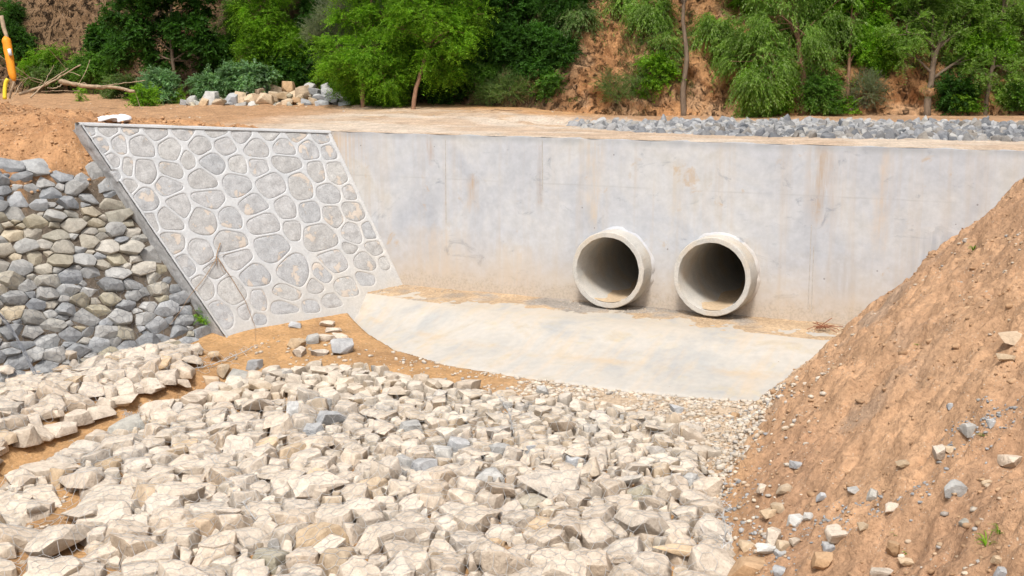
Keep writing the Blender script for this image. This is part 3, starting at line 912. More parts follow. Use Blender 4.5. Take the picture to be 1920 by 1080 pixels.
# coping strip along the top, slightly proud
V, F = [], []
for i in range(61):
    u = -0.02 + 4.27 * i / 60
    w = .004 * float(noise2(np.array(u * 3.), np.array(.2), 411))
    V += [wp(u, .03 + w, .016), wp(u, 0, .018), tuple(wp(u, 0, .018) + np.array([-.05, .02, .012 + w])), tuple(wp(u, 0, 0) + np.array([-.13, .05, .012 + w])), tuple(wp(u, 0, 0) + np.array([-.14, .05, -.1]))]
for i in range(60):
    for k in range(4):
        a = i * 5 + k; F.append((a, a + 5, a + 6, a + 1))
obj("coping", mesh("coping", V, F, M_MORTAR), ww, WL)
for i in range(NS):
    u, v, a, b = ST[i]
    r = OUT[i]
    fade = float(sstep(2.55, 3.05, np.array(v + .35 * float(sstep(.6, -.3, np.array(u))))))
    V = [wp(u, v, -.008)]
    rings = [(.35, -.003), (.62, -.004), (.82, -.006), (.93, -.007), (1.0, -.011), (1.04, -.04)]
    tx, ty_ = rnd.uniform(-.03, .03), rnd.uniform(-.03, .03)
    for f_, d_ in rings:
        for k, t in enumerate(TH):
            uu, vv = r[k] * f_ * math.cos(t), r[k] * f_ * math.sin(t)
            bump_ = .013 * float(noise2(np.array((u + uu) * 9), np.array((v + vv) * 9), 500 + i))
            V.append(wp(u + uu, v + vv, d_ + (bump_ + tx * uu + ty_ * vv) * (1 - f_ ** 4) - .018 * fade * 0))
    n_ = len(TH)
    F = [(0, 1 + (k + 1) % n_, 1 + k) for k in range(n_)]
    for q in range(len(rings) - 1):
        for k in range(n_):
            a0 = 1 + q * n_ + k; a1 = 1 + q * n_ + (k + 1) % n_
            F.append((a0, a1, a1 + n_, a0 + n_))
    obj("stone", mesh("stone", V, [f[::-1] for f in F], M_WSTONE, True), ww, WL)

# ------------------------------------------------------------------ rocks
def rock_shape(dirs, planes_n, planes_d, p=12, rough=.05, seed=0, cap=9.0):
    q = np.clip(dirs @ planes_n.T, 0, None) / planes_d[None]
    r = (q ** p).sum(1) ** (-1 / p)
    r = np.minimum(r, cap)
    r = r * (1 + rough * noise3(dirs * 2.3 + seed * 3.7, seed) + rough * .5 * noise3(dirs * 5.5 + seed, seed + 1))
    return dirs * r[:, None]

def poly_rock(N, D, bev, seed, sub=1, rough=.02):
    """polyhedron cut by the planes N.x = D, edges worn by a bevel, faces slightly uneven"""
    bm = bmesh.new()
    for n_, d_ in zip(N, D): bm.verts.new(Vector(n_) / float(d_))
    bmesh.ops.convex_hull(bm, input=bm.verts[:])
    pts = {}
    for f in bm.faces:
        f.normal_update()
        n_ = f.normal; c = n_.dot(f.verts[0].co)
        if abs(c) < 1e-6: continue
        p = n_ / c
        pts[(round(p.x, 3), round(p.y, 3), round(p.z, 3))] = p
    bm.free()
    bm = bmesh.new()
    for p in pts.values(): bm.verts.new(p)
    r = bmesh.ops.convex_hull(bm, input=bm.verts[:])
    bmesh.ops.delete(bm, geom=[v for v in bm.verts if not v.link_faces], context='VERTS')
    bmesh.ops.remove_doubles(bm, verts=bm.verts[:], dist=bev * .9)
    bmesh.ops.dissolve_limit(bm, angle_limit=.10, verts=bm.verts[:], edges=bm.edges[:])
    bmesh.ops.bevel(bm, geom=bm.edges[:], offset=bev, offset_type='OFFSET', segments=2, profile=.55, affect='EDGES', clamp_overlap=True)
    if sub:
        bmesh.ops.triangulate(bm, faces=bm.faces[:])
        L = bev * 3.2
        bmesh.ops.subdivide_edges(bm, edges=[e for e in bm.edges if e.calc_length() > L], cuts=1 if sub == 1 else 2, use_grid_fill=True)
    bmesh.ops.triangulate(bm, faces=bm.faces[:])
    bm.verts.index_update()
    V = np.array([v.co[:] for v in bm.verts]); F = np.array([[v.index for v in f.verts] for f in bm.faces])
    bm.free()
    size = np.abs(V).max()
    u = V / (np.linalg.norm(V, axis=1)[:, None] + 1e-9)
    q = V / size
    V = V + u * size * (rough * 1.6 * noise3(q * 2.1 + seed * 1.37, seed) + rough * noise3(q * 5.3 + seed, seed + 3))[:, None]
    return V, F

def rand_rock(sub, size, seed, flat=.7, p=26, npl=11):
    g = np.random.default_rng(seed)
    nrm = g.normal(size=(npl, 3)); nrm /= np.linalg.norm(nrm, axis=1)[:, None]
    base = np.vstack([np.eye(3), -np.eye(3)]) + g.normal(0, .22, (6, 3)); base /= np.linalg.norm(base, axis=1)[:, None]
    N = np.vstack([nrm, base]); dd = np.concatenate([g.uniform(.74, 1.1, npl), g.uniform(.62, .9, 6)])
    P = rock_shape(ICO[sub][0], N, dd, p, .04, seed)
    return P * np.array(size)

def rand_poly(size, seed, sub=1, npl=9, slab=0.0):
    g = np.random.default_rng(seed)
    nrm = g.normal(size=(npl, 3)); nrm /= np.linalg.norm(nrm, axis=1)[:, None]
    base = np.vstack([np.eye(3), -np.eye(3)]) + g.normal(0, .25, (6, 3)); base /= np.linalg.norm(base, axis=1)[:, None]
    N = np.vstack([nrm, base]); dd = np.concatenate([g.uniform(.80, 1.1, npl), g.uniform(.66, .95, 6)])
    V, F = poly_rock(N, dd, .07, seed, sub)
    return V * np.array(size), F

def poisson(n_try, sample, rmin, rmax, power=1.0, pack=.86, maxn=5000, g=rng, field=None):
    P = np.zeros((maxn, 2)); R = np.zeros(maxn); n = 0
    pts, rr = sample(n_try), None
    rr = rmin + (rmax - rmin) * g.random(len(pts)) ** power
    if field is not None: rr = rr * field(pts)
    o = np.argsort(-rr * (1 + .25 * g.random(len(pts))))
    for i in o:
        if n >= maxn: break
        p, r = pts[i], rr[i]
        if n:
            d = np.hypot(P[:n, 0] - p[0], P[:n, 1] - p[1])
            if (d < (R[:n] + r) * pack).any(): continue
        P[n] = p; R[n] = r; n += 1
    return P[:n], R[:n]

def in_poly(pts, poly):
    x, y = pts[:, 0], pts[:, 1]; c = np.zeros(len(pts), bool); m = len(poly)
    for i in range(m):
        x0_, y0_ = poly[i]; x1_, y1_ = poly[(i + 1) % m]
        k = ((y0_ > y) != (y1_ > y)) & (x < (x1_ - x0_) * (y - y0_) / (y1_ - y0_ + 1e-12) + x0_)
        c ^= k
    return c

def cell_rocks(P, R, frame, height, subfn, lift=0.0, gap=.006, tiltmax=.5, p=13, seed0=0, lim=(1.25, 1.7), bev=.02, oddp=.16, side=(-.12, .45), rough=.022):
    """close-fitting angular rocks, one per cell. frame(i) -> (origin, e1, e2, n). Returns list of (V, F) in world space."""
    out = []
    for i in range(len(P)):
        g = np.random.default_rng(seed0 + i)
        d = P - P[i]; L = np.hypot(d[:, 0], d[:, 1])
        nb = [j for j in np.argsort(L)[1:13] if L[j] < (R[i] + R[j]) * 1.5]
        N, Dd = [], []
        for j in nb:
            nx_, ny_ = d[j] / L[j]
            dd = L[j] * R[i] / (R[i] + R[j]) - gap * g.uniform(.3, 2.4)
            tl = g.uniform(*side)
            tw = g.uniform(-.12, .12)
            N.append((nx_ - ny_ * tw, ny_ + nx_ * tw, tl)); Dd.append(dd * g.uniform(1.0, 1.12))
        for k in range(6):                                 # side limits so that lone rocks close too
            t = 2 * math.pi * (k + g.random()) / 6
            N.append((math.cos(t), math.sin(t), g.uniform(-.1, .3))); Dd.append(R[i] * g.uniform(*lim))
        h = height(i, g)
        odd = g.random() < oddp
        if odd: h *= 1.3
        ta, tb = g.normal(0, tiltmax * (.9 if odd else .35), 2)
        for k in range(4):
            a, b = g.normal(0, tiltmax * .6, 2)
            N.append((a + ta, b + tb, 1)); Dd.append(h * g.uniform(.8, 1.15))
        N.append((0, 0, -1)); Dd.append(h * .9)
        for k in range(6):                                 # chipped corners
            v = g.normal(size=3); v[2] = abs(v[2]) * .8 + .2
            v = v / np.linalg.norm(v)
            N.append(tuple(v)); Dd.append((R[i] * math.hypot(v[0], v[1]) + h * v[2]) * g.uniform(.80, 1.08))
        N = np.array(N); N /= np.linalg.norm(N, axis=1)[:, None]
        q, F = poly_rock(N, np.array(Dd), min(bev, R[i] * .13), seed0 + i, subfn(i), rough)
        o, e1, e2, n_ = frame(i)
        out.append((o + q[:, :1] * e1 + q[:, 1:2] * e2 + q[:, 2:3] * n_, F, o))
    return out

EX, EY, EZ = np.eye(3)
def flat_frame(P, lift):
    z = ground(P[:, 0], P[:, 1])
    return lambda i: (np.array([P[i, 0], P[i, 1], z[i] + lift[i]]), EX, EY, EZ)

def loose_rocks(P, R, zoff, seed0, flat=(.26, .55), tilt=.36, bev=.05):
    out = []
    z = ground(P[:, 0], P[:, 1])
    for i in range(len(P)):
        g = np.random.default_rng(seed0 + i)
        k = 8
        nrm = g.normal(size=(k, 3)); nrm /= np.linalg.norm(nrm, axis=1)[:, None]
        base = np.vstack([np.eye(3), -np.eye(3)]) + g.normal(0, .3, (6, 3)); base /= np.linalg.norm(base, axis=1)[:, None]
        N = np.vstack([nrm, base]); dd = np.concatenate([g.uniform(.75, 1.05, k), g.uniform(.6, .95, 6)])
        V, F = poly_rock(N, dd, bev, seed0 + i, 1 if R[i] > .1 else 0, .03)
        f = g.uniform(*flat)
        V = V * np.array([R[i], R[i] * g.uniform(.6, .95), R[i] * f])
        ax = g.uniform(0, 2 * math.pi); tl = g.normal(0, tilt * .5); yw = g.uniform(0, 2 * math.pi)
        M_ = np.array(Matrix.Rotation(tl, 3, Vector((math.cos(ax), math.sin(ax), 0))) @ Matrix.Rotation(yw, 3, 'Z'))
        V = V @ M_.T
        o = np.array([P[i, 0], P[i, 1], z[i] + zoff * g.uniform(.7, 1.15) + R[i] * f * .35])
        out.append((V + o, F, o))
    return out

def px_size(o, R):
    return R * 2 * FPX / max(depth(o), 1)

def emit_rocks(root, rocks, R, mats, stuff_mat, base, limit=300, name="stone", visible=True):
    """the largest-looking become parts, the rest one mass"""
    sc = []
    for i, (V, F, o) in enumerate(rocks):
        v = o - CP; w = v @ FW
        sx_ = 960 + FPX * (v @ RT) / w; sy_ = 540 - FPX * (v @ UPV) / w
        inside = -30 < sx_ < 1950 and -30 < sy_ < 1110
        sc.append(px_size(o, R[i]) * (1 if inside else .01))
    order = np.argsort(-np.array(sc))
    rest_v, rest_f, off = [], [], 0
    for k, i in enumerate(order):
        V, F, o = rocks[i]
        if k < limit:
            ob = obj(name, mesh(name, V - o, F, mats(i, o), True, 35), root, tuple(o - base))
        else:
            rest_v.append(V); rest_f.append(F + off); off += len(V)
    if rest_v:
        ob = obj("small_stones", mesh("small_stones", np.vstack(rest_v), np.vstack(rest_f), stuff_mat, True, 35), root, tuple(-base))
        tag(ob, kind="stuff")
    return order

ALLROCK = []   # for draping the wire
def remember(rocks):
    for V, F, o in rocks: ALLROCK.append((V, F))

# --- A: stones in the steep gabion facing of the left bank (laid on the bank plane, u along the bank, v down it)
def bank_uv(n_):
    return np.stack([rng.uniform(4.0, 9.2, n_), rng.uniform(-.2, 3.95, n_)], 1)
def wA(u, v): return wp(u, v, -.285)
def sampA(n_):
    P = bank_uv(n_)
    Q = np.array([wA(a, b) for a, b in P])
    ok = (P[:, 0] > UL(P[:, 1]) + .16) & (Q[:, 2] < 2.02 + .1 * np.sin(P[:, 0] * 3)) & (Q[:, 2] > -.72)
    # left limit: what lies beyond the frame is not needed
    return P[ok]
def sampA2(n_):
    P = np.stack([rng.uniform(2.6, 7.4, n_), rng.uniform(.3, 3.9, n_)], 1)
    Q = P1[None] + P[:, :1] * WU + P[:, 1:] * WV - .285 * WN
    w_ = (Q - CP) @ FW; sx_ = 960 + FPX * ((Q - CP) @ RT) / w_
    ok = (P[:, 0] > 4.24 - P[:, 1] * (1.5 / 3.28) + .13) & (Q[:, 2] < 2.0 + .09 * np.sin(P[:, 0] * 4)) & (Q[:, 2] > -.62) & (sx_ > -90)
    return P[ok]
SQ = .62
PA, RA = poisson(26000, lambda n_: sampA2(n_) / np.array([1, SQ]), .072, .215, 1.4, .70)
fA = lambda i: (P1 + WU * PA[i, 0] + WV * PA[i, 1] * SQ - WN * .25, WU, WV * SQ, WN)
rocksA = cell_rocks(PA, RA, fA, lambda i, g: (.04 + RA[i] * .26) * g.uniform(.65, 1.35), lambda i: 1, tiltmax=.42, gap=.006, seed0=1000, bev=.008, oddp=0, side=(-.05, .22), rough=.012)
baseA = np.array([-12.9, 11.8, -.6])
gA = thing("gabion_bank_facing", "steep bank facing of grey and tan rocks packed in wire against the stone wing wall", "gabion", tuple(baseA))
M_BANK = rock_mat("bank_stone", [(.20, .215, .235), (.30, .31, .32), (.25, .265, .28), (.35, .35, .34), (.39, .385, .37)], (.46, .45, .42), .3)
def matA(i, o):
    t = (o[2] - .2) / 1.6 + rng.normal(0, .3)
    if o[2] > 1.5: return M_BANK
    return M_MIXED if t > .25 else (M_BANK if rng.random() < .8 else M_MIXED)
emit_rocks(gA, rocksA, RA, matA, M_MIXED_I, baseA)
remember(rocksA)

# --- B: cream ledge at the foot of the left bank
def sampB(n_):
    P = np.stack([rng.uniform(-14.2, -10.2, n_), rng.uniform(8.0, 14.2, n_)], 1)
    gx = np.interp(P[:, 1], GUY, GUX)
    toe = z_wing(P[:, 0], P[:, 1]) - .45
    far_ = 13.55 - np.clip(P[:, 0] + 12.0, 0, 2) * 1.2
    ok = (P[:, 0] < gx - .30 + .1 * np.sin(P[:, 1] * 3)) & (toe < z_bed(P[:, 0], P[:, 1]) + .1) & (P[:, 1] < far_)
    return P[ok]
PB, RB = poisson(9000, sampB, .07, .18, 1.6, .72)
fB = flat_frame(PB, np.full(len(PB), .05))
rocksB = cell_rocks(PB, RB, fB, lambda i, g: g.uniform(.055, .095), lambda i: 1, tiltmax=.4, seed0=3000, bev=.024)
_PLB = lambda n_: (lambda P: P[(P[:, 0] < np.interp(P[:, 1], GUY, GUX) - .22) & (z_wing(P[:, 0], P[:, 1]) - .5 < z_bed(P[:, 0], P[:, 1]) + .15) & (P[:, 1] < 13.5)])(np.stack([rng.uniform(-14.2, -10.2, n_), rng.uniform(8.0, 14.2, n_)], 1))
PLB, RLB = poisson(2500, _PLB, .06, .15, 1.5, 1.3)
rocksB += loose_rocks(PLB, RLB, .07, 16000)
RB = np.concatenate([RB, RLB])
baseB = np.array([-12.0, 11.5, -.6])
gB = thing("gabion_ledge", "low ledge of cream dusty rocks in wire between the rock bank and the sandy gully", "gabion", tuple(baseB))
emit_rocks(gB, rocksB, RB, lambda i, o: M_CREAM if rng.random() < .93 else M_TAN, M_CREAM_I, baseB)
remember(rocksB)

# --- C: main channel mattress
POLYC = [(-10.45, 10.1), (-10.6, 11.6), (-10.45, 12.7), (-9.9, 13.5), (-9.1, 13.85), (-8.0, 13.55), (-6.6, 13.45), (-5.2, 13.5), (-4.35, 13.2), (-3.95, 12.4), (-3.5, 11.1), (-3.0, 10.0), (-2.75, 9.2), (-3.2, 7.3), (-5.5, 6.4), (-8.4, 5.7), (-9.6, 6.6), (-10.2, 8.0), (-10.4, 8.9)]
def sampC(n_):
    P = np.stack([rng.uniform(-11, -2.5, n_), rng.uniform(5.6, 14.5, n_)], 1)
    ok = in_poly(P, POLYC)
    bare = fbm(P[:, 0], P[:, 1], 1.1, 2, 611) + .9 * np.exp(-(((P[:, 0] + 8.9) / 1.0) ** 2 + ((P[:, 1] - 8.3) / 1.1) ** 2)) * .8
    ok &= bare < .62
    return P[ok]
def sizeC(P): return None
PC, RC = poisson(40000, sampC, 0.07, .30, 1.7, .64, field=lambda P: np.interp(P[:, 1] + .25 * (P[:, 0] + 7) * (P[:, 1] > 11), [7, 9.5, 11.5, 13.5], [1.0, .85, .62, .45]))
k_ = rng.random(len(PC)) > .045; PC, RC = PC[k_], RC[k_]
# smaller, broken stuff towards the apron on the right
small = (PC[:, 1] > 12.2) & (PC[:, 0] > -7.4)
RC = np.where(small & (RC > .12), RC * .85, RC)
fC = flat_frame(PC, rng.uniform(.02, .07, len(PC)))
rocksC = cell_rocks(PC, RC, fC, lambda i, g: (.035 + RC[i] * .34) * g.uniform(.7, 1.25), lambda i: (2 if RC[i] > .2 else 1) if RC[i] > .12 else 0, tiltmax=.34, seed0=5000, gap=.016, bev=.024)
PL, RL = poisson(7000, lambda n_: (lambda P: P[in_poly(P, [(x * .97 - .2, y * .985) for x, y in POLYC])])(np.stack([rng.uniform(-11, -2.5, n_), rng.uniform(5.8, 14.2, n_)], 1)), .10, .29, 1.4, 1.5,
                 field=lambda P: np.interp(P[:, 1] + .25 * (P[:, 0] + 7) * (P[:, 1] > 11), [7, 9.5, 11.5, 13.5], [1.0, .85, .62, .45]))
rocksC += loose_rocks(PL, RL, .10, 15000)
RC = np.concatenate([RC, RL])
baseC = np.array([-6.5, 10.0, -.8])
gC = thing("gabion_mattress", "wide wire mattress of cream dusty rocks covering the channel bed below the apron", "gabion", tuple(baseC))
GZONE = np.array([-6.3, 12.4])
def matC(i, o):
    dg = math.hypot((o[0] - GZONE[0]) / 1.5, (o[1] - GZONE[1]) / .8)
    x = rng.random()
    if dg < 1 and x < .75: return M_GREY
    if dg < 2 and x < .25: return M_GREY
    return M_TAN if x > .95 else (M_MIXED if x > .93 else M_CREAM)
emit_rocks(gC, rocksC, RC, matC, M_CREAM_I, baseC)
remember(rocksC)

# --- D: blue-grey rubble slope beside the road
def sampD(n_):
    P = np.stack([rng.uniform(-9.0, 0.3, n_), rng.uniform(18.5, 23.2, n_)], 1)
    return P[(P[:, 1] > np.interp(P[:, 0], SBX, SBY)) & (P[:, 1] < np.interp(P[:, 0], STX, STY) + .05)]
PD, RD = poisson(26000, sampD, .035, .11, 1.5, .62)
zD = z_back(PD[:, 0], PD[:, 1])
fD = lambda i: (np.array([PD[i, 0], PD[i, 1], zD[i] - .01 + .03 * math.sin(PD[i, 0] * 2.1) * math.sin(PD[i, 1] * 3.0)]), EX, EY, EZ)
rocksD = cell_rocks(PD, RD, fD, lambda i, g: RD[i] * g.uniform(.45, .85), lambda i: 0, tiltmax=1.2, seed0=8000, bev=.008, oddp=0)
baseD = np.array([-5.0, 20.0, 2.5])
gD = thing("roadside_riprap", "long low strip of blue grey riprap between the dirt road and the trees", "riprap", tuple(baseD))
emit_rocks(gD, rocksD, RD, lambda i, o: M_STRIP, M_GREY_I, baseD)

# --- loose pebbles, gravel and clods
def scatter(name, P, S, mat, sub=1, seed=1, lab=None):
    g = np.random.default_rng(seed)
    protos = [rand_rock(sub, (1, g.uniform(.5, .95), g.uniform(.4, .75)), seed * 100 + k, p=22, npl=7) for k in range(12)]
    F0 = ICO[sub][1]; nv = len(ICO[sub][0])
    z = zfull(P[:, 0], P[:, 1])
    k = g.integers(0, 12, len(P)); a = g.uniform(0, 2 * math.pi, len(P))
    Vb = np.array(protos)[k] * S[:, None, None]
    c, s = np.cos(a)[:, None], np.sin(a)[:, None]
    X = Vb[..., 0] * c - Vb[..., 1] * s; Yv = Vb[..., 0] * s + Vb[..., 1] * c
    V = np.stack([X + P[:, :1], Yv + P[:, 1:2], Vb[..., 2] + z[:, None] + S[:, None] * .15], -1).reshape(-1, 3)
    F = (F0[None] + (np.arange(len(P)) * nv)[:, None, None]).reshape(-1, 3)
    o = obj(name, mesh(name, V, F, mat, sub > 1))
    tag(o, lab, None, None, "stuff")
    return o
def dens(n_, x0_, x1_, y0_, y1_, f):
    P = np.stack([rng.uniform(x0_, x1_, n_), rng.uniform(y0_, y1_, n_)], 1)
    return P[rng.random(n_) < f(P[:, 0], P[:, 1])]
nearright = lambda x, y: np.clip(x - np.interp(y, TOY, TOX), -2, 9)
P = dens(22000, -4.6, -.1, 4.8, 17.2, lambda x, y: np.clip(.28 + .5 * fbm(x, y, .9, 3, 701), 0, 1) * (nearright(x, y) > -.3))
scatter("soil_clods", P, .006 + .020 * rng.random(len(P)) ** 3, M_CLOD, 1, 3, "brown clods and crumbs strewn over the earth slope")
P = dens(2800, -4.0, -.2, 5.0, 17.0, lambda x, y: sstep(.0, .4, fbm(x, y, .7, 3, 715)) * (nearright(x, y) > .1) * .8)
scatter("earth_lumps", P, .012 + .05 * rng.random(len(P)) ** 3.5, M_CLOD, 2, 17, "larger lumps of brown earth lying on the slope")
P = dens(16000, -4.9, -2.0, 5.4, 14.6, lambda x, y: np.exp(-((nearright(x, y) - .05) / .3) ** 2) * np.clip(.35 + .9 * fbm(x, y, .5, 3, 717), 0, 1))
scatter("foot_gravel", P, .007 + .034 * rng.random(len(P)) ** 3, M_GREY_I, 1, 19, "grey gravel gathered along the foot of the earth slope")
SK = np.array([hit(a, b)[:2] for a, b in ((1890, 790), (1800, 815), (1760, 880), (1700, 930), (1620, 965), (1540, 985), (1470, 1010), (1440, 1060))])
def streak(x, y):
    d = np.full(np.shape(x), 9.)
    for i in range(len(SK) - 1):
        a, b = SK[i], SK[i + 1]; ab = b - a
        t = np.clip(((x - a[0]) * ab[0] + (y - a[1]) * ab[1]) / (ab @ ab), 0, 1)
        d = np.minimum(d, np.hypot(x - a[0] - t * ab[0], y - a[1] - t * ab[1]))
    return np.exp(-(d / .16) ** 2)
P = dens(60000, -3.6, -.2, 4.8, 11.5, lambda x, y: streak(x, y) * (.35 + .5 * fbm(x, y, .3, 2, 713)))
scatter("gravel_streak", P, .005 + .022 * rng.random(len(P)) ** 3, M_GREY_I, 1, 14, "streak of grey gravel running down the earth slope")
P = dens(9000, -4.6, -.3, 4.8, 14.5, lambda x, y: sstep(.05, .5, fbm(x * .8 + y * .6, (y * .8 - x * .6) * 2, 1.2, 3, 703) + .35 * (y < 9.5)) * .6 * (nearright(x, y) > -.2) * .55 + .3 * (np.abs(nearright(x, y)) < .5))
scatter("pebbles", P, .008 + .034 * rng.random(len(P)) ** 3, M_PEB, 1, 4, "mixed grey and tan pebbles scattered on the earth slope")
P = dens(11000, -8.6, -3.4, 11.2, 14.6, lambda x, y: sstep(-.1, .3, fbm(x, y, .7, 3, 705) + .35) * sstep(-8.4, -6.6, x) * (nearright(x, y) < .35) * (y < np.interp(x, ALX, ALE) - .02))
scatter("gravel", P, .012 + .05 * rng.random(len(P)) ** 3.2, M_CREAM_I, 1, 5, "pale broken gravel between the apron and the channel rocks")
k2_ = rng.random(len(P)) < .5
scatter("dark_gravel", P[k2_] + .03, .010 + .035 * rng.random(int(k2_.sum())) ** 3, M_PEB, 1, 15, "tan and grey gravel mixed into the pale gravel")
P = dens(9000, -11.2, -2.6, 5.6, 14.8, lambda x, y: .45 + .4 * fbm(x, y, .6, 3, 707))
scatter("stone_chips", P, .01 + .045 * rng.random(len(P)) ** 3, M_CREAM_I, 1, 6, "cream stone chips filling the gaps between the channel rocks")
P = dens(2600, -11.0, -3.4, 16.3, 17.3, lambda x, y: sstep(-.1, .4, fbm(x, y, .4, 3, 709) + .6 * (y - 17.0)) * .9)
scatter("ledge_grit", P, .004 + .016 * rng.random(len(P)) ** 3, M_PEB, 1, 7, "grey grit lying along the foot of the headwall")
P = dens(7000, -22, -1, 17.6, 22.5, lambda x, y: .12 + .5 * sstep(0, .4, fbm(x, y * 2, 1.2, 3, 711)) * (y > 18))
scatter("road_grit", P, .008 + .03 * rng.random(len(P)) ** 4, M_PEB, 1, 8, "small grit and clods on the dirt road")
P = dens(9000, -19, -13.4, 11, 17.4, lambda x, y: (zfull(x, y) > 1.7) * .8)
scatter("bank_clods", P, .008 + .035 * rng.random(len(P)) ** 4, M_CLODO, 1, 9, "orange clods on the earth mound left of the wing wall")

# ------------------------------------------------------------------ single rocks
PROTO = {}
def single_rock(px, py, w, h, mat, label, name="rock", cat="rock", group=None, seed=0, base_pt=None, sink=.25, up=1.0):
    P = hit(px, py + h * .35) if base_pt is None else np.array(base_pt)
    m = depth(P) / FPX
    a, c = w * m / 2 * 1.08, h * m / 2 * 1.12 * up
    V, FR = rand_poly((a, (a + c) / 2 * 1.05, c), 9000 + seed)
    ang = yaw + rnd.uniform(-.35, .35)
    ca, sa = math.cos(ang), math.sin(ang)
    V = np.stack([V[:, 0] * ca - V[:, 1] * sa, V[:, 0] * sa + V[:, 1] * ca, V[:, 2]], -1)
    o = obj(name, mesh(name, V, FR, mat, True, 35), None, (P[0], P[1], P[2] + c * (1 - 2 * sink)))
    return tag(o, label, cat, group)

CL = [(553, 610, 27, 10, M_GREY, "small flat pale stone on the sand nearest the wing wall foot"),
      (613, 607, 30, 12, M_CREAM, "flat white slab, farthest of the broken pieces on the sand"),
      (623, 618, 32, 8, M_CREAM, "long thin pale slab lying behind the big white broken rock"),
      (555, 643, 32, 20, M_TAN, "tan block at the wing wall side of the rubble cluster on the sand"),
      (587, 634, 28, 24, M_MIXED, "dark tan upright block in the middle of the rubble cluster on the sand"),
      (614, 633, 26, 16, M_CREAM, "white tilted block leaning on the biggest rock of the sand cluster"),
      (640, 648, 46, 32, M_GREY, "largest pale angular rock of the cluster on the orange sand"),
      (563, 659, 24, 20, M_CREAM, "square pale block in front of the tan block on the sand"),
      (600, 661, 30, 13, M_CREAM, "low wedge of pale stone in front of the sand cluster"),
      (643, 632, 22, 9, M_CREAM, "thin white flake behind the largest rock on the sand"),
      (478, 683, 30, 22, M_GREY, "grey block beside the torn wire at the head of the gully"),
      (450, 706, 54, 24, M_MIXED, "flat tan slab tipping into the head of the sandy gully"),
      (400, 716, 34, 22, M_TAN, "tan rock hanging on the torn edge of the gully"),
      (75, 887, 68, 44, M_CREAM, "big lone cream rock sitting on bare sand in the gully"),
      (872, 725, 42, 34, M_CREAM, "upright white block standing out at the rear edge of the channel rocks"),
      (958, 777, 30, 18, M_ORANGE, "rusty orange rock among grey rocks under the wire"),
      (1270, 768, 26, 20, M_GREY, "rounded pale grey cobble near the apron's front edge"),
      (1018, 733, 26, 15, M_GREY, "small grey cobble just below the apron edge")]
for i, (a, b, c, d_, m_, l_) in enumerate(CL):
    single_rock(a, b, c, d_, m_, l_, group="loose rocks on the sand and gravel", seed=i, base_pt=None)
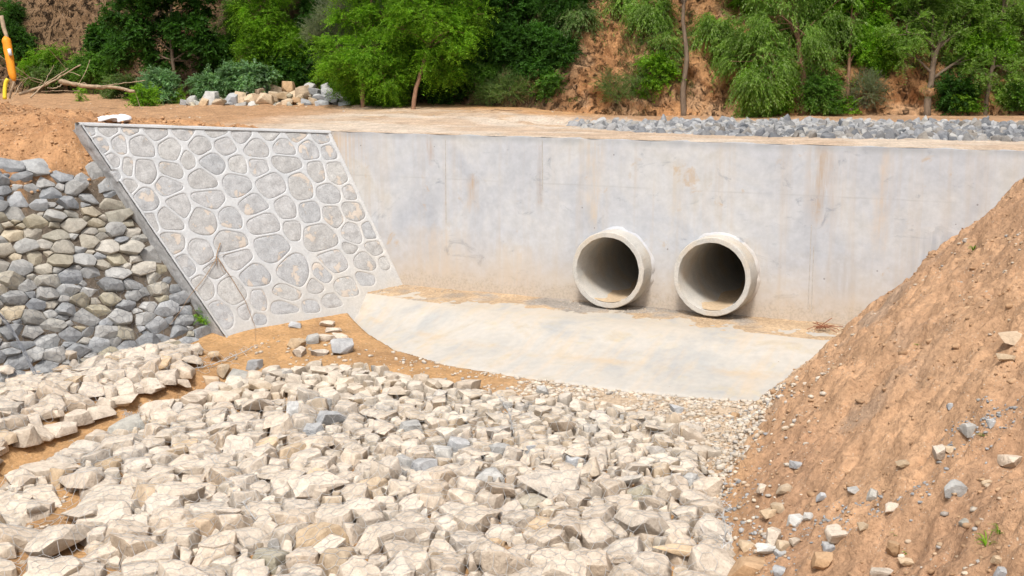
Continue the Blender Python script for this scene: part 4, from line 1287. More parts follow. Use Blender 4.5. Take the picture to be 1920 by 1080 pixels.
RBK = [(1900, 629, 46, 18, M_TAN, "long tan slab highest on the earth slope"), (1887, 669, 36, 13, M_TAN, "flat tan stone just below the highest slab on the earth slope"),
       (1815, 802, 30, 22, M_GREY, "grey rounded cobble at the top of the gravel streak"), (1860, 793, 20, 15, M_GREY, "small dark grey cobble near the slope's upper gravel"),
       (1760, 849, 22, 27, M_CREAM, "upright cream chip leaning on a tan stone on the slope"), (1782, 842, 24, 14, M_TAN, "tan stone touching the upright cream chip"),
       (1896, 862, 46, 26, M_CREAM, "smooth cream slab resting alone on the slope"), (1793, 915, 46, 30, M_GREY, "big pale wedge-shaped rock sticking out of the gravel streak"),
       (1673, 951, 29, 17, M_CREAM, "oval cream stone below the pale wedge rock"), (1636, 927, 20, 22, M_MIXED, "brownish upright stone half buried in the slope"),
       (1600, 918, 25, 10, M_GREY, "flat grey skimming stone on the earth slope"), (1696, 869, 20, 15, M_TAN, "tan cobble alone above the pebble streak"),
       (1496, 872, 17, 15, M_GREY, "small grey cobble farthest up the slope from the channel rocks"), (1431, 916, 24, 14, M_CREAM, "white stone on bare soil beside the wire edge"),
       (1475, 915, 26, 16, M_TAN, "rounded tan stone beside the white stone"), (1458, 951, 23, 18, M_TAN, "orange-tan round stone above the grey cobbles"),
       (1493, 975, 35, 23, M_GREY, "broad pale grey cobble in the cobble patch"), (1516, 967, 18, 15, M_GREY, "dark grey pebble touching the broad grey cobble"),
       (1451, 1003, 32, 38, M_CREAM, "tall cream block, largest in the cobble patch"), (1469, 1021, 26, 20, M_TAN, "tan stone wedged against the tall cream block"),
       (1491, 1015, 20, 16, M_CREAM, "round cream cobble beside the wedged tan stone"), (1438, 1028, 37, 19, M_GREY, "long grey cobble in front of the tall cream block"),
       (1463, 1037, 25, 16, M_GREY, "pale grey cobble in front of the wedged tan stone"), (1399, 1023, 28, 20, M_TAN, "tan lump beside the frayed wire edge"),
       (1553, 1024, 26, 18, M_GREY, "grey wedge stone between gravel and clay lumps"), (1571, 1003, 46, 26, M_CREAM, "long cream-grey boulder leaning down the slope"),
       (1673, 1027, 25, 25, M_ORANGE, "orange-tan cube-like clod on the lower slope"), (1809, 980, 20, 15, M_MIXED, "brownish stone on smooth soil above the grass tuft"),
       (1871, 1049, 24, 17, M_TAN, "pinkish rounded stone beside the grass tuft"), (1880, 1073, 28, 20, M_GREY, "grey stone at the very bottom below the grass tuft"),
       (1651, 1071, 37, 15, M_CREAM, "flat cream stone at the bottom of the earth slope"), (1460, 1067, 26, 19, M_GREY, "blue-grey cobble below the cobble patch"),
       (1410, 1062, 84, 34, M_ORANGE, "largest orange clay lump beside the channel rocks"), (1542, 1049, 42, 26, M_ORANGE, "orange clay lump beside the grey wedge stone"),
       (1444, 962, 24, 18, M_TAN, "tan cobble left of the round orange-tan stone"), (1782, 761, 15, 12, M_GREY, "tiny grey stone alone high on the slope"),
       (1378, 778, 17, 12, M_ORANGE, "small orange stone near the apron corner"), (1424, 755, 13, 11, M_TAN, "small tan stone against the apron's lower corner"),
       (1700, 1052, 26, 12, M_TAN, "half buried tan stone between the orange cube and grass"), (1545, 930, 18, 12, M_GREY, "grey chip in the middle of the slope"),
       (1620, 985, 20, 13, M_TAN, "tan stone uphill of the long cream-grey boulder"), (1850, 905, 18, 12, M_TAN, "small tan stone below the smooth cream slab")]
for i, (a, b, c, d_, m_, l_) in enumerate(RBK):
    single_rock(a, b, c, d_, m_, l_, name="stone", cat="stone", group="stones on the bare earth slope", seed=100 + i)

# rock heap beyond the road (px, py of centre, width, height, material key)
HEAP = [
 (346,193,16,14,'g'),(360,190,24,16,'g'),(382,194,20,16,'t'),(393,186,30,26,'g'),(410,193,20,14,'t'),(404,180,14,12,'t'),(428,196,16,10,'g'),(437,188,28,24,'g'),(452,185,24,20,'t'),(455,198,22,9,'g'),
 (470,190,24,22,'t'),(475,197,22,14,'g'),(472,172,26,20,'g'),(487,173,20,18,'t'),(495,166,18,20,'g'),(484,186,16,14,'t'),(500,188,26,26,'t'),(514,184,22,22,'t'),(517,170,28,19,'t'),(541,165,24,24,'o'),
 (535,181,22,14,'t'),(538,193,24,14,'t'),(552,178,22,14,'t'),(570,172,30,20,'t'),(556,190,18,12,'o'),(562,184,14,12,'t'),(580,166,20,16,'g'),(575,193,20,10,'g'),(588,190,20,12,'t'),(592,174,18,14,'g'),
 (600,183,24,12,'g'),(610,166,16,18,'g'),(614,176,24,14,'g'),(622,188,26,14,'g'),(632,177,24,10,'g'),(604,194,22,10,'g'),(640,188,24,14,'g'),(648,195,26,8,'g'),(527,195,14,8,'t'),(566,197,14,8,'o')]
MK = {'g': (M_GREY, "grey"), 't': (M_TAN, "tan"), 'o': (M_ORANGE, "orange-brown")}
ORD = ["first", "second", "third", "fourth", "fifth", "sixth", "seventh", "eighth", "ninth", "tenth", "eleventh", "twelfth", "thirteenth", "fourteenth", "fifteenth", "sixteenth", "seventeenth", "eighteenth", "nineteenth", "twentieth"]
rowsH = {'bottom': [], 'middle': [], 'top': []}
for k, q in enumerate(HEAP):
    rowsH['bottom' if q[1] >= 189 else ('middle' if q[1] >= 176 else 'top')].append(k)
for rn, ks in rowsH.items():
    ks.sort(key=lambda k: HEAP[k][0])
    for pos, k in enumerate(ks):
        px_, py_, w_, h_, mk = HEAP[k]
        back = (200 - py_) / 36.0
        base = hit(px_, 199) ; w0 = depth(base) + back * 1.0
        P = atw(px_, py_, w0)
        mm = w0 / FPX
        a, c = w_ * mm / 2 * 1.15, h_ * mm / 2 * 1.2
        V, FR = rand_poly((a, (a + c) / 2 * 1.2, c), 9600 + k)
        o = obj("heap_rock", mesh("heap_rock", V, FR, MK[mk][0], True, 32), None, tuple(P))
        o.rotation_euler = (rnd.uniform(-.25, .25), rnd.uniform(-.3, .3), yaw)
        tag(o, f"{'large' if w_ >= 26 else 'small' if w_ <= 16 else 'medium'} {MK[mk][1]} rock, {ORD[pos]} from the heap's mound side in its {rn} row", "rock", "rocks heaped beyond the dirt road")
# filler rubble that carries the heap
P = dens(1500, -23.5, -17, 20.0, 22.8, lambda x, y: 1.0 + 0 * x)
pts = []
for k in range(420):
    px_ = rnd.uniform(345, 655); t = rnd.random() ** 1.4
    topy = np.interp(px_, [345, 400, 470, 540, 600, 655], [190, 180, 172, 168, 174, 190])
    py_ = 200 - (200 - topy) * t * .8
    w0 = depth(hit(px_, 199)) + (200 - py_) / 36.0 + .25
    pts.append((*atw(px_, py_, w0), rnd.uniform(.05, .11)))
V, F, off = [], [], 0
for k, (x, y, z, s) in enumerate(pts):
    r = rand_rock(1, (s, s * .8, s * .7), 12000 + k % 30, p=10)
    V.append(r + np.array([x, y, z])); F.append(ICO[1][1] + off); off += len(r)
o = obj("heap_rubble", mesh("heap_rubble", np.vstack(V), np.vstack(F), M_MIXED_I, True))
tag(o, "small rubble filling the rock heap beyond the dirt road", None, None, "stuff")

# ------------------------------------------------------------------ hexagonal wire draped on the rocks
def bvh_of(rocks, extra=None):
    V, F, off = [], [], 0
    for v, f in rocks:
        V.append(v); F.append(f + off); off += len(v)
    V = np.vstack(V); F = np.vstack(F)
    return BVHTree.FromPolygons([tuple(map(float, v)) for v in V], [tuple(map(int, f)) for f in F])
def hexnet(x0_, x1_, y0_, y1_, c, ok, ang=0.0, cx=0., cy=0.):
    """graph of a twisted hexagon mesh"""
    nodes, edges, key = [], [], {}
    def node(x, y):
        k = (round(x / c * 8), round(y / c * 8))
        if k not in key:
            key[k] = len(nodes); nodes.append((x, y))
        return key[k]
    hh = c * .62
    rws = int((y1_ - y0_) / (hh * 1.5)); cls = int((x1_ - x0_) / c)
    for r in range(rws):
        for q in range(cls):
            X = x0_ + (q + .5 * (r % 2)) * c; Y = y0_ + r * hh * 1.5
            a, b, d_, e = (X, Y - hh / 2), (X, Y + hh / 2), (X + c / 2, Y + hh), (X + c, Y + hh / 2)
            for p_, q_ in ((a, b), (b, d_), (d_, e)):
                edges.append((node(*p_), node(*q_)))
    N = np.array(nodes)
    return N, edges
def drape(name, root, base, rocks, area, c, ok, mat, rad=.0022, sag=.35, frame=None, seed=5):
    bvh = bvh_of(rocks)
    N, E = hexnet(*area, c, ok)
    w = c * .28
    N = N + np.stack([w * noise2(N[:, 0] * 2.3, N[:, 1] * 2.3, seed), w * noise2(N[:, 0] * 2.1, N[:, 1] * 2.6, seed + 1)], 1) + np.stack([.12 * noise2(N[:, 0] * .7, N[:, 1] * .7, seed + 3), .12 * noise2(N[:, 0] * .6, N[:, 1] * .8, seed + 4)], 1)
    keep_ = ok(N)
    # split edges in three
    P = [tuple(n) for n in N]; idx_of = {}; E2 = []
    for a, b in E:
        if a == b or not (keep_[a] and keep_[b]): continue
        k = (min(a, b), max(a, b))
        if k in idx_of: continue
        i1 = len(P); P.append(tuple(N[a] * 2 / 3 + N[b] / 3)); i2 = len(P); P.append(tuple(N[a] / 3 + N[b] * 2 / 3))
        idx_of[k] = 1
        E2 += [(a, i1), (i1, i2), (i2, b)]
    P = np.array(P); Z = np.zeros(len(P)); usedn = np.zeros(len(P), bool)
    for a, b in E2: usedn[a] = usedn[b] = True
    for i in np.where(usedn)[0]:
        if frame is None:
            h_ = bvh.ray_cast(Vector((P[i, 0], P[i, 1], 3)), Vector((0, 0, -1)))
            g_ = float(ground(np.array(P[i, 0]), np.array(P[i, 1])))
            Z[i] = max(g_, h_[0].z if h_[0] is not None else -9)
        else:
            q = frame(P[i, 0], P[i, 1], .4)
            h_ = bvh.ray_cast(Vector(q), Vector(-WN), 1.0)
            Z[i] = .4 - h_[3] if h_[0] is not None else -.28
    A = np.array([e[0] for e in E2]); B = np.array([e[1] for e in E2])
    Z0 = Z.copy()
    for it in range(14):
        s = np.zeros(len(P)); k = np.zeros(len(P))
        np.add.at(s, A, Z[B]); np.add.at(k, A, 1); np.add.at(s, B, Z[A]); np.add.at(k, B, 1)
        avg = s / np.maximum(k, 1)
        Z = np.maximum(Z0, Z * sag + avg * (1 - sag))
    Z = Z + rad * 1.5
    if frame is None: Q = np.column_stack([P, Z])
    else: Q = np.array([frame(P[i, 0], P[i, 1], Z[i]) for i in range(len(P))])
    a, b = Q[A], Q[B]
    t = b - a; L = np.linalg.norm(t, axis=1)
    okk = (L < c * 1.6) & (L > 1e-5)
    a, b, t = a[okk], b[okk], t[okk] / L[okk][:, None]
    upv = np.array([0, 0, 1.0]); s1 = np.cross(t, upv); s1 /= np.linalg.norm(s1, axis=1)[:, None] + 1e-9; s2 = np.cross(t, s1)
    V = []
    for e in (a, b):
        for k in range(3):
            th = 2 * math.pi * k / 3
            V.append(e + (s1 * math.cos(th) + s2 * math.sin(th)) * rad)
    V = np.stack(V, 1).reshape(-1, 3); n_ = len(a)
    f0 = np.array([(0, 1, 4, 3), (1, 2, 5, 4), (2, 0, 3, 5)])
    F = (f0[None] + (np.arange(n_) * 6)[:, None, None]).reshape(-1, 4)
    o = obj(name, mesh(name, V, F, mat), root, tuple(-base))
    return tag(o, None, None, None, "stuff")
def okC(N):
    return in_poly(N, [(-10.6, 9.2), (-10.3, 11.5), (-9.2, 12.4), (-6.9, 13.4), (-5.0, 13.3), (-4.0, 12.6), (-3.4, 11.1), (-2.95, 10.0), (-2.6, 9.2), (-3.2, 7.3), (-5.5, 6.2), (-8.4, 5.7), (-9.6, 6.4), (-10.5, 7.8)])
drape("wire_mesh", gC, baseC, [(V, F) for V, F, o in rocksC], (-11, -2.5, 5.5, 14.2, ), .135, okC, M_WIRE, .0022, sag=.2)
def okA(N):
    return (N[:, 0] > UL(N[:, 1]) + .1) & (N[:, 0] < 7.2) & (N[:, 1] > 2.2) & (N[:, 1] < 3.6)
drape("wire_mesh", gA, baseA, [(V, F) for V, F, o in rocksA], (2.7, 7.3, 2.0, 3.8), .125, okA, M_WIRE_D, .0018, frame=lambda u, v, d_: wp(u, v, d_), seed=15)
def okB(N):
    gx = np.interp(N[:, 1], GUY, GUX); return (N[:, 0] < gx - .3) & (z_wing(N[:, 0], N[:, 1]) - .62 < z_bed(N[:, 0], N[:, 1]) + .05) & (N[:, 1] < 13.6)
drape("wire_mesh", gB, baseB, [(V, F) for V, F, o in rocksB], (-14, -10.6, 8.2, 13.8), .125, okB, M_WIRE, .0022, seed=25)

# selvedge cable and torn wire ends (parts of their gabions)
def near_pts(pix, lift=.05):
    return np.array([hit(a, b) + np.array([0, 0, lift]) for a, b in pix])
def bankp(px_, py_, off=-.14):
    d = ray(px_, py_); P0 = P1 + WN * off; t = WN @ (P0 - CP) / (WN @ d); return CP + d * t
cp = curve_pts([bankp(-25, 560), bankp(0, 590), bankp(35, 640), bankp(60, 690), bankp(76, 716, -.1)], 24)
parts = []
for s in range(5):
    off = rng.normal(0, .012, 3)
    ph = s * 1.3
    q = cp + off + np.array([[.010 * math.sin(i * 1.1 + ph), .010 * math.cos(i * 1.3 + ph), .012 * math.sin(i * .9 + ph)] for i in range(len(cp))])
    parts.append(tube(q, .004, 4))
V, F = join(parts)
obj("selvedge_cable", mesh("selvedge_cable", V, F, M_WIRE_D), gA, tuple(-baseA))
def frayed(name, root, base, pix, n_, length, mat, lift=.06, rad=.0028):
    c = curve_pts(near_pts(pix, lift), 20)
    parts = [tube(c, rad * 1.5, 4), tube(c + rng.normal(0, .01, c.shape), rad * 1.2, 4)]
    for k in range(n_):
        p = c[rnd.randrange(len(c))]
        d_ = rng.normal(size=3); d_[2] = abs(d_[2]) * .6; d_ /= np.linalg.norm(d_)
        e = p + d_ * length * rnd.uniform(.3, 1)
        mid = (p + e) / 2 + rng.normal(0, length * .2, 3)
        parts.append(tube(curve_pts([p, mid, e + np.array([0, 0, -.04])], 6), rad, 3))
    V, F = join(parts)
    obj(name, mesh(name, V, F, mat), root, tuple(-base))
frayed("torn_wire", gB, baseB, [(335, 705), (400, 690), (455, 668), (480, 655)], 26, .14, M_WIRE)
frayed("torn_wire", gB, baseB, [(235, 785), (255, 790), (272, 770)], 30, .16, M_WIRE)
frayed("torn_wire", gC, baseC, [(110, 862), (150, 845), (185, 825)], 14, .14, M_WIRE)
frayed("torn_wire", gC, baseC, [(1345, 960), (1360, 1000), (1350, 1050)], 60, .16, M_WIRE)
frayed("torn_wire", gC, baseC, [(395, 880), (430, 930), (480, 1000)], 30, .14, M_WIRE, .14)
frayed("torn_wire", gC, baseC, [(930, 760), (955, 800), (960, 830)], 30, .14, M_WIRE, .16)

# ------------------------------------------------------------------ sack
V = ICO[4][0].copy(); F = ICO[4][1]
V = V * np.array([.27, .17, .075])
V[:, 2] = np.where(V[:, 2] < 0, V[:, 2] * .35, V[:, 2])
V = V + (noise3(V * 7, 2)[:, None] * np.array([.05, .04, .03])) + (noise3(V * 14, 3)[:, None] * np.array([.02, .02, .018])) + (np.abs(noise3(V * 26, 9))[:, None] * np.array([.0, .0, -.014]))
P = hit(213, 229)
o = obj("sack", mesh("sack", V, F, M_SACK, True), None, (P[0], P[1], P[2] + .04))
o.rotation_euler = (0, 0, yaw + .1)
tag(o, "crumpled white sack lying on the ground above the wing wall's coping", "sack")

# ------------------------------------------------------------------ vegetation
def strands(P, D, L, droop, n_, ll, lw, spread=.8, fwd=.45, hang=.0, g=rng):
    """leaflets in pairs along drooping stems -> quads"""
    K = len(P)
    D = D / (np.linalg.norm(D, axis=1)[:, None] + 1e-9)
    t = np.linspace(.12, 1, n_)
    L = np.broadcast_to(L, (K,))[:, None]
    dr = np.broadcast_to(droop, (K,))[:, None]
    pos = P[:, None] + D[:, None] * (L * t)[..., None] + np.array([0, 0, -1.0]) * (dr * L * t * t)[..., None]
    tan = D[:, None] + np.array([0, 0, -2.0]) * (dr * t)[..., None]
    tan = tan / np.linalg.norm(tan, axis=2)[..., None]
    ref = g.normal(size=(K, 1, 3)); side = np.cross(tan, ref + np.array([0, 0, 1.5])); side /= np.linalg.norm(side, axis=2)[..., None] + 1e-9
    out = []
    for sgn in (-1, 1):
        v = tan * fwd + side * sgn * spread + np.array([0, 0, -hang]) + g.normal(0, .22, pos.shape)
        v /= np.linalg.norm(v, axis=2)[..., None]
        nn_ = np.cross(v, g.normal(size=pos.shape) * .6 + np.array([0, 0, 1.0])); nn_ /= np.linalg.norm(nn_, axis=2)[..., None] + 1e-9
        l = ll * g.uniform(.7, 1.25, pos.shape[:2])[..., None]; w = lw * g.uniform(.8, 1.2, pos.shape[:2])[..., None]
        a = pos; b = pos + v * l * .45 + nn_ * w; c = pos + v * l; d_ = pos + v * l * .45 - nn_ * w
        out.append(np.stack([a, b, c, d_], 2))
    V = np.concatenate(out, 1).reshape(-1, 3)
    F = np.arange(len(V)).reshape(-1, 4)
    return V, F

STYLE = {   # strand length, droop, leaflets, leaf length, leaf half width, spread, fwd, hang, upward bias of the strand
    'willow': (.29, .75, 9, .065, .0075, .5, .9, .25, .15),
    'locust': (.26, .40, 9, .045, .0092, .9, .35, .05, .25),
    'broad': (.16, .35, 5, .080, .021, .8, .6, .15, .3),
    'feather': (.30, .15, 12, .035, .0035, .5, .9, .0, .7),
    'shrub': (.20, .30, 7, .055, .012, .8, .5, .05, .45),
}
def crown_mesh(ells, style, nclump, nstr, scale=1.0, seed=1):
    g = np.random.default_rng(seed)
    sl, dr, nl, ll, lw, sp, fw_, hg, upb = STYLE[style]
    Ps, Ds = [], []
    clumps = []
    for (c, r, wgt) in ells:
        m = max(3, int(nclump * wgt))
        d_ = g.normal(size=(m, 3)); d_ /= np.linalg.norm(d_, axis=1)[:, None]
        q = c + d_ * np.array(r) * (g.uniform(.25, 1.0, m) ** .6)[:, None]
        clumps.append(q)
        for k in range(m):
            n_ = int(nstr * g.uniform(.5, 1.4))
            dd = g.normal(size=(n_, 3)) * np.array([.8, .8, .45]) + d_[k] * 1.0 + np.array([0, 0, upb])
            Ps.append(q[k] + g.normal(0, .065 * scale, (n_, 3)))
            Ds.append(dd)
    Pn, Dn = np.vstack(Ps), np.vstack(Ds)
    V, F = strands(Pn, Dn, sl * scale * g.uniform(.6, 1.25, len(Pn)), dr * g.uniform(.6, 1.4, len(Pn)), nl, ll * scale, lw * scale, sp, fw_, hg, g)
    return V, F, clumps

def tree(name, label, px_, py_, r0, ctrl_px, ells_px, style, leaf, nclump, nstr, bark=None, cat="tree", scale=1.0, wd=None, seed=1, group=None, depth_r=.9, lean_depth=0.0):
    """ctrl_px: trunk line; ells_px: crown masses (px, py, rx, ry, depth offset). Turned into metres at the tree's own distance."""
    bark = bark or M_BARK
    base = seat(px_, py_) if wd is None else atw(px_, py_, wd)
    w = depth(base); mm = w / FPX
    root = thing(name, label, cat, tuple(base), group)
    W_ = lambda a, b, dw=0.0: atw(a, b, w + dw)
    tr = curve_pts([base - np.array([0, 0, .15])] + [W_(a, b, lean_depth * i) for i, (a, b) in enumerate(ctrl_px)], 18, .004) if ctrl_px else None
    if tr is not None:
        rad = np.linspace(r0, r0 * .35, len(tr)); rad[0] = r0 * 1.25
        V, F = tube(tr - base, rad, 9, True, .06)
        obj("trunk", mesh("trunk", V, F, bark, True), root)
    ells = []
    for (a, b, rx, ry, dw) in ells_px:
        c = W_(a, b, dw)
        ells.append((c - base, (rx * mm * 1.0, max(rx * mm * depth_r, .25), ry * mm), (rx * ry) / sum(e[2] * e[3] for e in ells_px)))
    V, F, clumps = crown_mesh(ells, style, nclump, nstr, scale, seed)
    ob = obj("crown", mesh("crown", V, F, LEAF[leaf]), root)
    if tr is not None:
        for e, q in zip(ells, clumps):
            rel = tr - base
            j = int(np.clip(np.argmin(np.abs(rel[:, 2] - (e[0][2] - .5 * np.linalg.norm(e[0] - rel[len(rel) // 2])))), len(rel) // 3, len(rel) - 1))
            st_ = rel[j]; mid = (st_ + e[0]) / 2 + np.array([0, 0, .08])
            lim = curve_pts([st_, mid, e[0]], 8)
            parts = [tube(lim, np.linspace(r0 * .42, r0 * .14, len(lim)), 6)]
            for z in q[::2]:
                k = rnd.randrange(3, len(lim))
                parts.append(tube(curve_pts([lim[k], (lim[k] + z) / 2 + rng.normal(0, .04, 3), z], 5), np.linspace(.009, .003, 4)[:len(curve_pts([lim[k], (lim[k] + z) / 2, z], 5))] if False else .005, 4, False))
            V, F = join(parts)
            obj("branch", mesh("branch", V, F, bark, True), root)
    return root

# hill surface for seating the shrubs
HBVH = BVHTree.FromPolygons([tuple(v) for v in np.stack([HX, HY, HZ], -1).reshape(-1, 3)[::1].tolist()],
                            [tuple(f) for f in (lambda i: np.stack([i[:-1, :-1], i[:-1, 1:], i[1:, 1:], i[1:, :-1]], -1).reshape(-1, 4))(np.arange(HX.size).reshape(HX.shape)).tolist()])
def seat(px_, py_):
    """first surface met: road/earth or hillside"""
    a = hit(px_, py_, 6, 60)
    h_ = HBVH.ray_cast(Vector(CP), Vector(ray(px_, py_)).normalized())
    if h_[0] is not None and depth(h_[0]) < depth(a): return np.array(h_[0])
    return a
# trees on the right
tree("slender_tree", "slender bare-trunked tree rising in front of the orange slope", 1283, 212, .062, [(1281, 170), (1288, 110), (1281, 40), (1286, -60), (1284, -190)],
     [(1284, -150, 80, 70, 0), (1320, -70, 60, 50, .3), (1240, -80, 50, 40, -.2)], 'locust', 'willow', 42, 16, M_BARK, seed=3)
tree("willow_tree", "large drooping pale green willow behind the riprap strip", 1506, 211, .075, [(1508, 160), (1500, 100), (1490, 20), (1485, -90), (1480, -180)],
     [(1465, 30, 85, 60, -.3), (1420, 105, 60, 60, -.5), (1415, 165, 45, 38, -.6), (1500, 65, 60, 50, .25), (1545, 95, 46, 60, .2), (1560, 20, 60, 50, .2), (1470, -70, 120, 80, 0), (1545, 160, 22, 35, 0)], 'willow', 'willow', 230, 24, M_BARKR, seed=5)
tree("sapling", "thin leaning sapling just beside the willow trunk", 1463, 212, .03, [(1466, 170), (1472, 130), (1478, 95), (1485, 50)],
     [(1440, 185, 26, 22, -.3), (1430, 150, 30, 30, -.4)], 'locust', 'bright', 30, 18, M_BARKR, seed=7)
tree("leafy_tree", "dense bright green tree with hidden trunk between willow and forked tree", 1588, 207, .045, [(1590, 170), (1592, 120), (1596, 50), (1600, -60)],
     [(1612, 20, 45, 50, .2), (1620, 85, 42, 45, .3), (1600, 140, 40, 36, .5), (1585, 175, 30, 24, .6), (1635, -60, 60, 50, .2), (1640, 50, 26, 40, .5)], 'locust', 'bright', 130, 22, M_BARKR, seed=9, scale=1.1)
tree("forked_tree", "open tree with dark forked trunk in front of bare orange earth", 1738, 212, .075, [(1741, 175), (1747, 150), (1752, 110), (1768, 60), (1776, 20), (1785, -70)],
     [(1700, 60, 40, 28, -.2), (1690, 100, 36, 22, 0), (1715, 20, 45, 30, .1), (1800, 50, 55, 45, .1), (1850, 30, 50, 42, .1), (1780, -50, 110, 60, 0), (1820, 110, 40, 26, .2), (1868, 80, 40, 40, .2)], 'locust', 'willow', 185, 20, M_BARK, seed=11)
tree("rear_forked_stem_tree", "second dark stem rising close behind the forked trunk", 1741, 205, .045, [(1745, 160), (1749, 110), (1748, 60), (1752, 10), (1756, -70)],
     [(1752, -60, 60, 40, 0)], 'locust', 'willow', 20, 14, M_BARK, seed=12, cat="tree")
tree("leaning_tree", "leaning dark-stemmed tree at the far end of the riprap strip", 1847, 215, .052, [(1850, 185), (1856, 150), (1868, 90), (1880, 20), (1890, -80)],
     [(1880, 130, 45, 30, 0), (1830, 135, 36, 24, 0), (1900, 70, 50, 55, .2), (1905, 165, 32, 20, .2), (1900, -20, 70, 60, .1), (1860, 170, 24, 14, 0)], 'locust', 'willow', 110, 20, M_BARK, seed=13)
tree("yellow_green_tree", "yellow green tree glowing behind the leaning tree", 1930, 205, .05, [(1930, 140), (1925, 60), (1925, -50)],
     [(1905, 60, 26, 60, .8), (1925, 0, 40, 50, .8), (1925, 100, 30, 40, .8)], 'locust', 'bright', 70, 20, M_BARK, seed=14)
# trees on the left
tree("locust_tree", "crooked thin-stemmed locust with layered fern-like sprays beside the road", 774, 206, .048, [(778, 175), (788, 140), (800, 95), (806, 60), (815, 0), (820, -90)],
     [(800, 30, 60, 22, -.2), (835, 62, 50, 16, -.3), (850, 100, 34, 14, -.2), (772, 8, 60, 20, 0), (860, 8, 50, 16, 0), (900, 25, 30, 14, -.1), (838, 135, 26, 22, .2), (800, 110, 14, 24, 0), (815, -70, 120, 50, 0), (880, 55, 30, 14, 0), (740, 50, 32, 16, 0)], 'locust', 'bright', 250, 22, M_BARKR, seed=21)
tree("fern_leaved_tree", "bushy bright fern-leaved tree right behind the rock heap's end", 680, 203, .05, [(682, 150), (690, 90), (695, 20), (700, -80)],
     [(690, 95, 46, 30, -.2), (650, 125, 42, 26, -.3), (720, 140, 42, 30, -.2), (670, 155, 42, 24, .7), (745, 95, 40, 24, .1), (620, 95, 30, 24, 0), (720, 30, 55, 36, .1), (670, 40, 40, 22, .2), (730, 172, 34, 20, .4), (760, 60, 30, 26, .4), (640, 160, 24, 14, 1.0), (700, -60, 100, 60, .1)], 'locust', 'bright', 340, 24, M_BARKR, seed=23)
tree("twin_stem_tree", "dark twin-stemmed tree standing on the foot of the hill", 963, 137, .06, [(968, 90), (975, 50), (985, 0), (990, -70)],
     [(985, 20, 60, 18, -.2), (960, 60, 46, 18, 0), (1010, 55, 40, 14, -.1), (930, 35, 40, 22, .1), (1030, 20, 36, 20, .2), (1060, 30, 26, 18, 0), (975, -60, 120, 60, 0), (1000, 85, 40, 14, .1)], 'locust', 'bright', 230, 20, M_BARKR, seed=25, wd=27.2)
tree("twin_stem_tree", "thinner left stem beside the dark twin-stemmed tree", 956, 134, .035, [(954, 90), (948, 40), (946, -10), (944, -80)],
     [(940, -60, 60, 40, 0), (950, 70, 16, 20, 0)], 'locust', 'dark', 26, 16, M_BARKR, seed=26, wd=27.4)
tree("bright_locust", "round bright green locust growing behind the pale weeds of the rock heap", 511, 172, .03, [(512, 140), (510, 100), (508, 50), (505, -20)],
     [(500, 40, 46, 36, -.1), (535, 75, 40, 26, -.1), (480, 85, 36, 26, 0), (545, 110, 30, 18, 0), (470, 25, 30, 26, .2), (500, 110, 36, 18, .1), (510, -50, 90, 50, 0), (556, 90, 24, 18, 0)], 'locust', 'bright', 260, 22, M_BARKR, seed=27, wd=28.6)
tree("maple_like_tree", "dark broad-leaved tree in front of the smooth earth cut", 330, 175, .05, [(325, 130), (320, 60), (322, -20), (320, -90)],
     [(235, 20, 40, 26, 0), (300, 25, 46, 30, 0), (350, 60, 50, 30, 0), (385, 90, 34, 22, 0), (260, 62, 40, 20, 0), (230, 95, 30, 18, .3), (315, 110, 50, 22, .3), (370, 10, 30, 20, .3), (300, -60, 110, 60, 0), (400, 130, 30, 20, .5)], 'broad', 'dark', 300, 20, M_BARK, seed=29, wd=28.6)
tree("tamarisk", "grey-green feathery tamarisk hanging among the bright trees", 640, 190, .04, [(638, 120), (630, 60), (640, 0), (645, -60)],
     [(615, 45, 30, 40, -.5), (645, 20, 36, 30, -.5), (600, 80, 22, 26, -.4), (665, 60, 18, 30, -.5), (680, 10, 26, 20, -.5)], 'feather', 'grey', 90, 30, M_BARK, seed=31)

